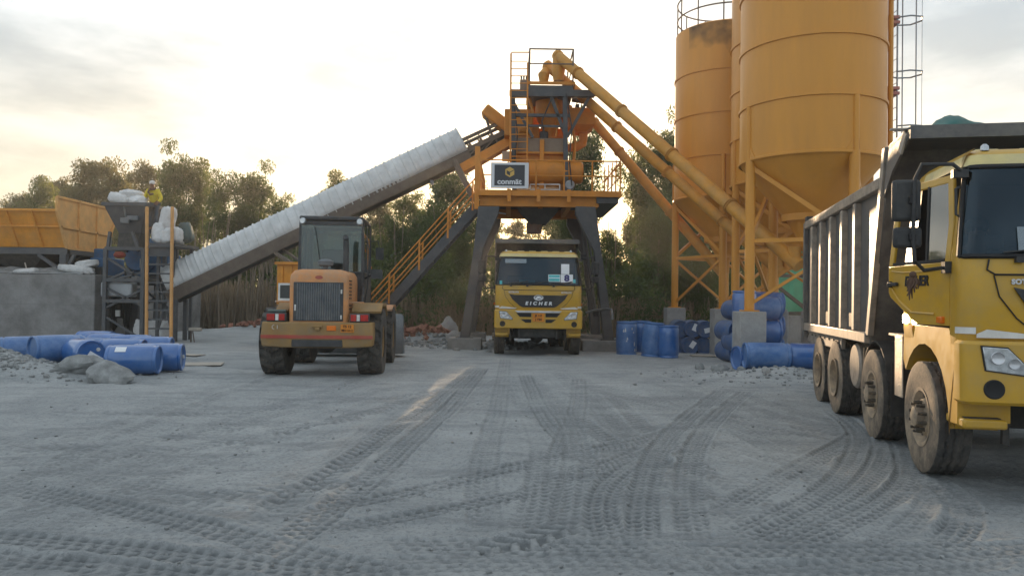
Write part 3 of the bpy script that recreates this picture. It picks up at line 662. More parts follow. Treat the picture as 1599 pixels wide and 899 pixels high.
    text('JK 11F', .085, (0, yb - .021, 1.15), (R(90), 0, 0), 'plate_ink', pl_, sx=.85, bold=.003); text('J 1984', .085, (0, yb - .021, 1.045), (R(90), 0, 0), 'plate_ink', pl_, sx=.85, bold=.003)
    # front mudguards with step
    for s_ in (-1, 1):
        arc = [(.70 * math.cos(a), .53 + .70 * math.sin(a)) for a in [R(35 + 145 * k / 10) for k in range(11)]]
        poly = [(-.90, 1.40), (-.90, .60), (-.69, .59)] + arc[::-1][0:] + [(.66, 1.04), (.64, 1.28), (.60, 1.40)]
        b = MB(); b.prism(poly, 'x', s_ * 1.205, s_ * 1.16); b.prism([(-.90, 1.32), (-.90, .62), (-.84, .62), (-.84, 1.32)], 'x', s_ * 1.16, s_ * .80)
        pts = arc[::-1]; 
        for (y0, z0), (y1, z1) in zip(pts, pts[1:]): b.prism([(y0, z0), (y1, z1), (y1 * 1.03, z1 + .03), (y0 * 1.03, z0 + .03)], 'x', s_ * 1.16, s_ * .82)
        mg = b.build('mudguard', 'truck_yellow', T, bevel=.008, **kw)
        b = MB(); b.bb((s_ * .86, -1.02, .58), (s_ * 1.20, -.60, .66)); b.build('step', 'truck_yellow', mg, bevel=.02, **kw)
        b = MB(); b.bb((s_ * .9, -.98, .661), (s_ * 1.17, -.66, .667)); b.build('step_tread', 'chassis_black', mg, **kw)
        b = MB(); b.bb((s_ * 1.225, -.66, 1.44), (s_ * 1.262, -.53, 1.50)); b.build('side_marker', 'lens_amber', T, bevel=.008, **kw)
        b = MB(); b.bb((s_ * 1.12, .47, 1.41), (s_ * 1.235, .60, 1.505)); b.build('corner_lamp', 'lit_lamp' if s_ < 0 and door_open else 'lens_clear', T, bevel=.015, **kw)
        # doors, hinged at the front
        ang = door_open if s_ < 0 else right_open
        dr = MB(); y0, y1 = -.73, .32
        def dx(z): return 0 if z < 1.98 else -(cab_at(1.98)[0] - cab_at(min(z, 2.79))[0])
        def bar(pp, q=.035):
            lo = [(-dx(z) * -1, y, z) for y, z in pp]; return lo
        def plate(poly, b_, th=.03, off=0.):
            m_ = len(poly); o_ = [(s_ * (1.214 + dx(z) + off), y, z) for y, z in poly]; i_ = [(s_ * (1.214 + dx(z) - th), y, z) for y, z in poly]
            b_.add(o_ + i_, [tuple(range(m_)), tuple(range(m_, 2 * m_))[::-1]] + [(k, (k + 1) % m_, (k + 1) % m_ + m_, k + m_) for k in range(m_)])
        plate([(y0 + .005, 1.42), (y0 + .005, 1.98), (y1 - .005, 1.98), (y1 - .005, 1.72), (y1 - .04, 1.67), (-.14, 1.45), (-.22, 1.42)], dr)
        plate([(y0 + .005, 1.98), (y0 + .005, 2.30), (y0 + .10, 2.76), (y0 + .17, 2.69), (y0 + .085, 2.30), (y0 + .085, 1.98)], dr)
        plate([(y0 + .10, 2.76), (y1 - .01, 2.76), (y1 - .01, 2.69), (y0 + .17, 2.69)], dr)
        plate([(y1 - .01, 1.98), (y1 - .01, 2.69), (y1 - .09, 2.69), (y1 - .09, 1.98)], dr)
        hinge = V((s_ * 1.2, y0, 0)); dr.v = [tuple(V(p) - hinge) for p in dr.v]
        d = dr.build('door', 'truck_yellow', T, bevel=.008, **kw); d.location = hinge; d.rotation_euler = (0, 0, -s_ * ang)
        gl = MB(); plate([(y0 + .085, 1.985), (y0 + .085, 2.30), (y0 + .17, 2.69), (-.26, 2.69), (-.36, 1.985)], gl, .006, -.012); gl.v = [tuple(V(p) - hinge) for p in gl.v]; gl.build('quarter_glass', 'side_glass', d, **kw)
        if s_ > 0 or not door_open:
            gl = MB(); plate([(-.345, 1.985), (-.245, 2.69), (y1 - .09, 2.69), (y1 - .09, 1.985)], gl, .006, -.012); gl.v = [tuple(V(p) - hinge) for p in gl.v]; gl.build('door_glass', 'side_glass', d, **kw)
        gl = MB(); plate([(-.375, 1.98), (-.275, 2.70), (-.245, 2.70), (-.345, 1.98)], gl, .03, .003)
        for pp in ([(y0 + .085, 1.985), (y0 + .085, 2.01), (y1 - .09, 2.01), (y1 - .09, 1.985)],): plate(pp, gl, .03, .004)
        gl.v = [tuple(V(p) - hinge) for p in gl.v]; gl.build('window_seal', 'gasket', d, **kw)
        gl = MB(); gl.box((s_ * 1.235, y1 - .12, 1.80), (.03, .17, .035)); gl.box((s_ * 1.23, y1 - .06, 1.80), (.035, .04, .06)); gl.v = [tuple(V(p) - hinge) for p in gl.v]; gl.build('door_handle', 'black_plastic', d, bevel=.006, **kw)
        gl = MB(); gl.tube([V((s_ * 1.216, y, z)) - hinge for y, z in ((.24, 1.76), (.10, 1.64), (-.12, 1.53), (-.5, 1.52))], .012, 6); gl.tube([V((s_ * 1.216, y, z)) - hinge for y, z in ((.24, 1.93), (.05, 1.91), (-.5, 1.91))], .008, 6); gl.build('door_crease', 'truck_yellow', d, **kw)
        text('EICHER', .13, V((s_ * 1.2175, -.20, 1.82)) - hinge, (R(90), 0, R(90 * s_)), 'gasket', d, sx=.95, shear=.15, bold=.004)
        # mirrors
        arm = [(s_ * 1.11, -.80, 2.72), (s_ * 1.25, -.90, 2.80), (s_ * 1.50, -.92, 2.80), (s_ * 1.55, -.92, 2.68), (s_ * 1.56, -.90, 2.2), (s_ * 1.54, -.88, 1.98), (s_ * 1.44, -.80, 1.90), (s_ * 1.24, -.72, 1.93)]
        b = MB(); b.tube(arm, .017, 8); b.box((s_ * 1.23, -.72, 1.93), (.07, .10, .10)); b.box((s_ * 1.17, -.82, 2.73), (.12, .07, .07)); ma = b.build('mirror_arm', 'black_plastic', T, **kw)
        b = MB(); b.box((s_ * 1.60, -.84, 2.50), (.23, .08, .36)); b.build('mirror', 'black_plastic', ma, bevel=.03, **kw)
        b = MB(); b.box((s_ * 1.59, -.84, 2.18), (.23, .08, .18)); b.build('wide_mirror', 'black_plastic', ma, bevel=.03, **kw)
        b = MB(); b.box((s_ * 1.56, -.89, 2.50), (.06, .06, .07)); b.box((s_ * 1.56, -.88, 2.18), (.06, .06, .06)); b.build('mirror_clamp', 'gasket', ma, bevel=.008, **kw)
        b = MB(); b.tube([(s_ * 1.16, -.80, 2.62), (s_ * 1.20, -.82, 2.60), (s_ * 1.20, -.83, 2.38), (s_ * 1.17, -.83, 2.36)], .012, 6); b.build('grab_handle', 'black_plastic', cab, **kw)
        b = MB(); b.lathe([(.034, 0), (.036, .02), (.03, .045), (.014, .06), (0, .062)], (s_ * .92, -.66, 2.95), (0, 0, 1), 14); b.build('roof_lamp', 'lens_clear', cab, **kw)
    b = MB(); b.tube([(-.95, .66, 1.2 + .1 * 0), (-.98, .70, 1.9), (-.95, .68, 2.5)], .07, 10); 
    for k in range(26): b.lathe([(.07, -.008), (.085, 0), (.07, .008)], (-.965, .69, 1.3 + .045 * k), (0, 0, 1), 12)
    b.build('air_intake', 'black_plastic', T, **kw)
    # chassis
    b = MB()
    for s_ in (-1, 1): b.bb((s_ * .38, -.9, .72), (s_ * .46, 6.3, .98))
    for y in (-.85, .8, 2.0, 3.3, 4.7, 6.2): b.bb((-.4, y - .06, .74), (.4, y + .06, .95))
    b.bb((-.5, -.9, .55), (.5, -.7, .8)); b.bb((-.35, -.95, .70), (.35, -.6, 1.2)); b.bb((-.7, -.6, .55), (.7, .5, 1.0)); b.build('chassis', 'chassis_black', T, **kw)
    for y in (0, 1.85, 4.0, 5.27): b = MB(); b.rod((-.95, y, .53), (.95, y, .53), .075, 10); b.ball((0, y, .53), .2, 12, 8); b.build('axle', 'chassis_black', T, **kw)
    for s_ in (-1, 1):
        b = MB(); b.bb((s_ * .75, -.75, .42), (s_ * .80, -.70, .78)); b.bb((s_ * .5, -1.0, .50), (s_ * .55, -.6, .8)); b.build('spring_hanger', 'chassis_black', T, **kw)
    # side plates, flaps, fuel tank between the axles
    for s_ in (-1, 1):
        b = MB(); b.bb((s_ * 1.20, .72, .62), (s_ * 1.185, 1.00, 1.26)); b.build('checker_plate', 'checker_plate', T, bevel=.03, **kw)
        b = MB(); b.bb((s_ * .80, .70, 1.262), (s_ * 1.20, 1.24, 1.285)); b.build('cover_plate', 'checker_plate', T, **kw)
        arc = [(1.85 + .62 * math.cos(a), .53 + .62 * math.sin(a)) for a in [R(20 + 140 * k / 10) for k in range(11)]]
        b = MB()
        for (ya, za), (yb_, zb) in zip(arc, arc[1:]): b.prism([(ya, za), (yb_, zb), (yb_, zb + .02), (ya, za + .02)], 'x', s_ * 1.20, s_ * .85)
        b.bb((s_ * 1.17, 1.24, .35), (s_ * .85, 1.255, .95)); b.bb((s_ * 1.17, 2.50, .28), (s_ * .85, 2.515, 1.05)); b.build('mud_flap', 'black_plastic', T, **kw)
        b = MB(); b.lathe([(0, 0), (.27, 0), (.30, .03), (.30, .62), (.27, .65), (0, .65)], (s_ * 1.18, 2.98, .78), (-s_, 0, 0), 26); ft = b.build('fuel_tank', 'tipper_rib', T, **kw)
        b = MB()
        for x in (.12, .3, .5): b.lathe([(.305, -.02), (.312, -.02), (.312, .02), (.305, .02)], (s_ * (1.18 - x), 2.98, .78), (-s_, 0, 0), 26)
        b.build('tank_strap', 'checker_plate', ft, **kw)
    for s_ in (-1, 1):
        for y in (0, 1.85): wheel(T, s_ * 1.09, y, .53, 'front', s_ > 0, TY_F, RM_F, HB_F)
        for y in (4.0, 5.27): wheel(T, s_ * 1.09, y, .53, 'rear', s_ > 0, TY_R, RM_R, HB_R)
    # tipper body
    b = MB(); prof = [(6.55, 1.12), (1.98, 1.12), (1.30, 3.02), (6.55, 3.02)]
    for s_ in (-1, 1): b.prism(prof, 'x', s_ * 1.20, s_ * 1.15)
    b.bb((-1.15, 2.0, 1.10), (1.15, 6.5, 1.16)); 
    b.prism([(1.98, 1.12), (2.03, 1.12), (1.14, 3.36), (1.09, 3.36)], 'x', -1.22, 1.22)
    b.bb((-1.15, 6.5, 1.12), (1.15, 6.55, 2.95))
    body = b.build('tipper_body', 'tipper_steel', T, **kw)
    b = MB(); b.prism([(1.13, 3.30), (1.06, 3.36), (.30, 3.40), (.30, 3.27), (.34, 3.27), (.36, 3.355), (1.0, 3.31)], 'x', -1.25, 1.25)
    for s_ in (-1, 1): b.prism([(1.30, 2.80), (1.12, 3.35), (.32, 3.38), (.32, 3.30), (.95, 3.05)], 'x', s_ * 1.25, s_ * 1.225)
    b.build('cab_guard', 'tipper_steel', body, **kw)
    for s_ in (-1, 1):
        for k in range(5):
            y = 2.62 + .78 * k; b = MB(); b.beam((s_ * 1.235, y + .02, 1.26), (s_ * 1.235, y - .0, 2.90), .13, .09, up=(1, 0, 0)); b.build('body_rib', 'tipper_rib', body, bevel=.01, **kw)
        b = MB(); b.prism([(2.02, 1.22), (1.88, 1.22), (1.18, 3.36), (1.30, 3.36)], 'x', s_ * 1.20, s_ * 1.27); b.build('corner_post', 'tipper_rib', body, bevel=.01, **kw)
        b = MB(); b.bb((s_ * 1.20, 6.44, 1.0), (s_ * 1.28, 6.55, 3.03)); b.build('rear_post', 'tipper_steel', body, bevel=.01, **kw)
        b = MB(); b.beam((s_ * 1.235, 1.42, 2.985), (s_ * 1.235, 6.44, 2.985), .09, .13); b.build('top_rail', 'tipper_rib', body, bevel=.012, **kw)
        b = MB(); b.beam((s_ * 1.235, 2.0, 1.19), (s_ * 1.235, 6.44, 1.19), .09, .13); b.bb((s_ * 1.14, 3.7, .93), (s_ * 1.2, 6.5, 1.12)); rl = b.build('bottom_rail', 'tipper_rib', body, bevel=.012, **kw)
        for k in range(8): b = MB(); b.rod((s_ * 1.2, 3.85 + .36 * k, 1.06), (s_ * 1.215, 3.85 + .36 * k, 1.06), .018, 8); b.build('bolt', 'hub_black', rl, **kw)
        for y in (2.95, 4.55): b = MB(); b.bb((s_ * 1.195, y - .08, 1.30), (s_ * 1.24, y + .08, 1.48)); b.build('lashing_bracket', 'gasket', body, **kw)
    b = MB(); b.rod((-1.2, 6.6, 3.05), (1.2, 6.6, 3.05), .05); 
    for s_ in (-1, 1): b.bb((s_ * 1.12, 6.42, 3.03), (s_ * 1.24, 6.62, 3.15))
    b.build('tailgate_hinge', 'chassis_black', body, **kw)
    return dict(cab=cab, ws=ws, body=body, bumper=bm_)
TR_A = -11.8
org = V((5.165, 7.155, 0))
tr = thing('dump_truck', 'yellow tipper truck parked at the right edge with its driver door ajar', 'truck', (5.145, 7.15, 0), R(TR_A), 'yellow tipper trucks', local=True)
kit = make_truck(tr, R(13))
b = MB(); b.bb((-1.40, .42, 3.388), (-1.18, .48, 3.405)); b.beam((-1.255, .44, 3.36), (-1.262, .60, 3.19), .10, .02, up=(1, 0, 0)); b.build('reflector_bracket', 'plywood', kit['body'], world=False)
# windscreen sticker and curtains of the near truck
tr2 = thing('dump_truck', 'yellow tipper truck standing under the batching plant with an 8 card in its windscreen', 'truck', (.74, 22.55, 0), R(.4), 'yellow tipper trucks', local=True)
kit2 = make_truck(tr2)
def sticker(par, x0, z0, x1, z1, m, name, out=.016):
    h = [on_front(x, z, out) for x, z in ((x0, z0), (x1, z0), (x1, z1), (x0, z1))]
    b = MB(); b.add(h + [(p[0], p[1] + .004, p[2]) for p in h], [(0, 1, 2, 3), (7, 6, 5, 4), (0, 4, 5, 1), (1, 5, 6, 2), (2, 6, 7, 3), (3, 7, 4, 0)]); return b.build(name, m, par, world=False)
ws = kit2['ws']; tilt = math.atan2(.14, .80)
pc = sticker(ws, .62, 2.09, .96, 2.315, 'paper_white', 'number_card'); c = on_front(.79, 2.203, .022); text('8', .24, c, (R(90) - tilt, 0, 0), 'ink_navy', pc, sx=1.15, bold=.012, name='lettering')
sticker(ws, .63, 2.325, .86, 2.61, 'paper_white', 'paper_sheet')
cy = sticker(ws, .27, 2.105, .605, 2.31, 'paper_white', 'permit_card'); sticker(cy, .285, 2.12, .59, 2.20, 'paper_cyan', 'permit_band', .020); 
sticker(ws, .285, 2.225, .59, 2.30, 'paper_cyan', 'permit_header', .020)
for x, z in ((1.0, 2.13), (-1.06, 2.07)): sticker(ws, x - .035, z - .05, x + .035, z + .05, 'paper_cyan', 'corner_sticker')
sticker(ws, -.55, 2.06, -.1, 2.15, 'paper_cyan', 'dash_paper', -.05)
sticker(ws, -.95, 2.62, -.35, 2.74, 'side_glass', 'sun_strip')
sticker(kit['ws'], -.78, 2.06, -.2, 2.26, 'side_glass', 'sun_strip')
# ------------------------------------------------------------ wheel loader (local: rear axle at y=0, faces +y, rear towards us)
ld = thing('wheel_loader', 'faded orange wheel loader seen from behind with a red striped counterweight', 'loader', (-3.86, 16.0, 0), R(4.5), local=True)
kw = dict(world=False)
LT = tyre_mesh('loader_tyre', .69, .46, 'loader', .34, 128)
b = MB(); b.lathe([(.345, .2), (.36, .215), (.32, .20), (.29, .05), (.16, .03), (.15, .12), (.08, .14), (0, .14)], (0, 0, 0), (-1, 0, 0), 32); LR = b.mesh('rim', 30); LR.materials.append(M['loader_mustard'])
for s_ in (-1, 1):
    for y in (0, 2.8):
        e = sub('wheel', ld, (s_ * .96, y, .68), (random.uniform(0, 6), 0, PI if s_ > 0 else 0))
        for nm, me_ in (('tyre', LT), ('rim', LR)): o = bpy.data.objects.new(nm, me_); COL.objects.link(o); o.parent = e
b = MB(); b.rod((-.8, 0, .68), (.8, 0, .68), .13, 12); b.ball((0, 0, .68), .26); b.rod((-.8, 2.8, .68), (.8, 2.8, .68), .13, 12); b.ball((0, 2.8, .68), .26); b.build('axle', 'loader_black', ld, **kw)
b = MB(); b.bb((-.38, -.7, .62), (.38, 1.3, 1.1)); b.bb((-.3, 1.2, .6), (.3, 3.4, 1.0)); b.build('frame', 'loader_black', ld, bevel=.02, **kw)
# counterweight
b = MB(); b.loft([[(-.66, -1.0, .60), (.66, -1.0, .60), (.66, -.3, .60), (-.66, -.3, .60)], [(-1.06, -1.02, .63), (1.06, -1.02, .63), (1.06, -.45, .63), (-1.06, -.45, .63)], [(-1.08, -1.05, .80), (1.08, -1.05, .80), (1.08, -.45, .80), (-1.08, -.45, .80)],
    [(-1.06, -1.02, 1.10), (1.06, -1.02, 1.10), (1.06, -.45, 1.10), (-1.06, -.45, 1.10)]], None, True, True)
cw = b.build('counterweight', 'loader_mustard', ld, bevel=.025, **kw)
b = MB(); b.box((0, -1.052, .815), (2.14, .02, .065)); b.build('red_stripe', 'loader_red', cw, **kw)
b = MB(); b.box((0, -1.02, .69), (.98, .06, .15)); b.build('tow_recess', 'loader_black', cw, bevel=.02, **kw)
b = MB(); b.box((.0, -1.06, 1.02), (.20, .05, .04)); b.box((0, -1.06, .97), (.10, .04, .06)); b.build('tow_hook', 'loader_mustard', cw, bevel=.01, **kw)
b = MB(); b.box((.27, -1.045, .985), (.18, .02, .095)); b.build('reflector', 'lens_amber', cw, bevel=.01, **kw)
b = MB(); b.box((.575, -1.045, .985), (.25, .02, .155)); p_ = b.build('number_plate', 'plate_yellow', cw, **kw); 
text('TS 12', .07, (.575, -1.058, 1.02), (R(90), 0, 0), 'plate_ink', p_, bold=.002); text('MH 114 2', .062, (.575, -1.058, .945), (R(90), 0, 0), 'plate_ink', p_, bold=.002, sx=.85)
b = MB(); b.tube([(-.82 + .04 * math.cos(t), -1.05, 1.0 + .04 * math.sin(t)) for t in [PI * .5 + PI * k / 8 for k in range(9)]], .006, 5); b.box((-.76, -1.048, 1.0), (.012, .012, .07)); b.build('marking', 'white_paint', cw, **kw)
for s_ in (-1, 1):
    b = MB(); b.box((s_ * .80, -.92, 1.19), (.38, .16, .17)); tl = b.build('tail_light', 'loader_black', ld, bevel=.015, **kw)
    for x, m_ in ((-.10, 'lens_red'), (.02, 'white_paint'), (.11, 'lens_red')):
        b = MB(); b.box((s_ * .80 + s_ * -x, -1.005, 1.19), (.15 if m_ == 'lens_red' and x < 0 else (.06 if m_ == 'white_paint' else .11), .02, .125)); b.build('lens', m_, tl, bevel=.006, **kw)
    b = MB(); b.prism([(-.75, 1.28), (-.40, 1.42), (.45, 1.42), (.78, 1.2), (.82, 1.22), (.48, 1.48), (-.42, 1.48), (-.77, 1.32)], 'x', s_ * .62, 1.20 if s_ > 0 else -.86); b.build('fender', 'loader_mustard', ld, **kw)
    b = MB(); b.box((s_ * .70, -.75, 1.49), (.32, .10, .03)); b.build('deck_ledge', 'loader_orange', ld, bevel=.01, **kw)
    b = MB(); b.prism([(2.1, 1.32), (2.4, 1.42), (3.2, 1.42), (3.5, 1.3), (3.5, 1.26), (3.2, 1.38), (2.4, 1.38), (2.1, 1.28)], 'x', s_ * .70, s_ * 1.20); b.build('front_fender', 'loader_orange', ld, **kw)
b = MB(); b.box((-.80, -.85, 1.31), (.34, .2, .05)); b.build('rag', 'sack_green', ld, bevel=.02, **kw)
# hood
def hood(z, hw, y0, y1, r=.08):
    o = []
    for cx, cy, a0 in ((hw - r, y1 - r, 0), (-hw + r, y1 - r, 90), (-hw + r, y0 + r, 180), (hw - r, y0 + r, 270)):
        for k in range(4): a = R(a0 + 30 * k); o.append((cx + r * math.cos(a), cy + r * math.sin(a), z))
    return o
b = MB(); b.loft([hood(1.08, .57, -.96, 1.0), hood(1.88, .57, -.96, 1.0), hood(2.02, .56, -.93, 1.0), hood(2.11, .50, -.84, 1.0), hood(2.14, .38, -.72, .9)], None, False, True)
hd = b.build('hood', 'loader_orange', ld, smooth=50, **kw)
b = MB(); b.box((0, -.962, 1.50), (.96, .03, .76)); rg = b.build('radiator_grille', 'loader_black', hd, bevel=.01, **kw)
for k in range(19):
    b = MB(); x = -.40 + .8 * k / 18; b.prism([(x - .016, -.978), (x, -.992), (x + .016, -.978)], 'z', 1.14, 1.86); b.build('grille_fin', 'bucket_steel', rg, **kw)
for x, z, h in ((.445, 1.70, .08), (.445, 1.2, .08), (-.44, 1.38, .12)): b = MB(); b.box((x, -.985, z), (.03, .03, h)); b.build('grille_latch', 'white_paint', rg, bevel=.006, **kw)
b = MB(); b.lathe([(0, 0), (.075, 0), (.075, -.004)], (0, -.942, 1.975), (0, -1, .1), 20); b.v = [(x, y, 1.975 + (z - 1.975) * .5) for x, y, z in b.v]; b.build('badge', 'loader_red', hd, **kw)
b = MB(); b.lathe([(.055, 0), (.05, .01), (.04, -.004), (0, -.004)], (.03, -.55, 2.143), (0, 0, 1), 18); b.v = [((x - .03) * 2.2 + .03, y, z) for x, y, z in b.v]; b.build('filler_cap', 'gasket', hd, **kw)
for k in range(9): b = MB(); b.box((.573, -.62, 1.36 + .07 * k), (.012, .34, .025)); b.build('side_louvre', 'gasket', hd, **kw)
b = MB(); b.tube([(.42, -.25, 2.1), (.42, -.25, 2.62), (.42, -.28, 2.78), (.42, -.36, 2.82)], [.06, .06, .055, .055], 12); b.lathe([(.05, 0), (.0, -.01)], (.42, -.361, 2.82), (0, -1, .3), 12); b.build('exhaust', 'loader_black', ld, **kw)
b = MB(); b.lathe([(.05, 0), (.05, .12), (.15, .14), (.16, .22), (.10, .26), (0, .27)], (.02, -.3, 2.1), (0, 0, 1), 20); b.build('air_cleaner', 'bucket_steel', ld, **kw)
# cab
cz0, cz1 = 1.5, 3.30; ya, yb2 = .55, 2.0; hw = .68
b = MB()
for x in (-hw, hw):
    for y in (ya, yb2): b.beam((x, y, cz0), (x * .97, y + (.03 if y == ya else -.03), cz1 - .08), .06)
    b.beam((x, 1.25, cz0), (x * .97, 1.25, cz1 - .08), .05)
    b.beam((x, ya, 2.12), (x, yb2, 2.12), .05); 
for y in (ya, yb2): b.beam((-hw, y, 2.12), (hw, y, 2.12), .05); b.beam((-hw * .97, y, cz1 - .12), (hw * .97, y, cz1 - .12), .08)
cb = b.build('cab', 'loader_black', ld, bevel=.01, **kw)
b = MB(); b.bb((-hw, ya - .06, cz1 - .06), (hw, yb2 + .1, cz1 + .03)); b.build('cab_roof', 'loader_black', cb, bevel=.03, **kw)
b = MB(); b.bb((hw - .02, ya, cz0 - .2), (hw + .02, yb2, 2.10)); b.bb((-hw - .02, ya, cz0 - .2), (-hw + .02, yb2, 2.10)); b.bb((-hw, ya - .01, cz0 - .2), (hw, ya + .03, 2.10)); b.build('cab_panel', 'loader_black', cb, bevel=.01, **kw)
for nm, a_, c_ in (('rear_window', (-hw + .03, ya - .003, 2.14), (hw - .03, ya + .003, cz1 - .14)), ('front_window', (-hw + .03, yb2 - .003, 1.75), (hw - .03, yb2 + .003, cz1 - .14)), ('side_window', (hw - .006, ya + .05, 2.14), (hw, yb2 - .04, cz1 - .14)), ('side_window', (-hw, ya + .05, 2.14), (-hw + .006, yb2 - .04, cz1 - .14))):
    b = MB(); b.bb(a_, c_); b.build(nm, 'dusty_glass', cb, **kw)
b = MB(); b.tube([(-.35, ya - .02, 3.1), (-.22, ya - .02, 2.25)], .008, 5); b.build('wiper', 'gasket', cb, **kw)
for s_ in (-1, 1):
    b = MB(); b.lathe([(0, .05), (.05, .05), (.07, .02), (.075, 0), (.05, -.05), (0, -.06)], (s_ * .60, ya - .08, cz1 - .09), (0, -1, 0), 16); b.build('work_lamp', 'lens_clear', cb, **kw)
b = MB(); b.bb((-.30, 1.0, 1.5), (.30, 1.5, 1.72)); b.prism([(.95, 1.7), (1.05, 1.7), (1.0, 2.65), (.90, 2.65)], 'x', -.28, .28); b.build('operator_seat', 'interior', cb, bevel=.04, **kw)
b = MB(); b.tube([(.70, 1.9, 2.9), (.86, 1.95, 2.92), (.90, 1.95, 2.7)], .012, 6); b.box((.90, 1.95, 2.62), (.18, .06, .28)); b.build('mirror', 'loader_black', cb, bevel=.01, **kw)
b = MB(); b.tube([(-.70, 1.9, 2.6), (-.84, 1.95, 2.6)], .012, 6); b.box((-.84, 1.95, 2.45), (.05, .12, .34)); b.build('mirror', 'white_paint', cb, bevel=.01, **kw)
b = MB(); b.box((.98, .55, 2.10), (.24, .12, .2)); b.tube([(.7, .7, 2.0), (.9, .6, 2.1)], .02, 6); b.tube([(.72, .62, 1.45), (.78, .6, 1.9), (.80, .62, 2.6), (.74, .62, 2.9)], .014, 6); b.build('hand_rail', 'loader_black', cb, **kw)
b = MB(); b.tube([(.66, .3, 1.2), (.72, .1, 1.5), (.70, .5, 1.8)], .03, 6); b.build('hose', 'loader_black', ld, **kw)
# lift arms and bucket
for s_ in (-1, 1):
    b = MB(); b.prism([(2.0, 1.75), (2.3, 1.85), (3.6, 1.2), (4.6, .5), (4.6, .3), (4.3, .35), (3.4, 1.0), (2.1, 1.5)], 'x', s_ * .42, s_ * .52); b.build('lift_arm', 'loader_orange', ld, bevel=.01, **kw)
b = MB(); b.beam((0, 2.2, 1.6), (0, 3.8, 1.25), .14); b.rod((0, 2.4, 1.2), (0, 3.5, 1.15), .06); b.build('tilt_cylinder', 'loader_orange', ld, **kw)
prof = [(4.55, .10), (4.45, .35), (4.50, .75), (4.72, 1.12), (4.80, 1.16), (4.80, 1.12), (4.60, .75), (4.56, .36), (4.66, .16), (5.45, .06), (5.45, .03)]
b = MB(); b.prism(prof, 'x', -1.27, 1.27)
for s_ in (-1, 1): b.prism([(4.55, .10), (4.45, .35), (4.50, .75), (4.72, 1.12), (4.95, 1.0), (5.45, .05)], 'x', s_ * 1.27, s_ * 1.31)
bk = b.build('bucket', 'bucket_steel', ld, **kw)
for k in range(7): b = MB(); b.box((-1.1 + .367 * k, 5.5, .05), (.08, .16, .05)); b.build('tooth', 'loader_black', bk, **kw)
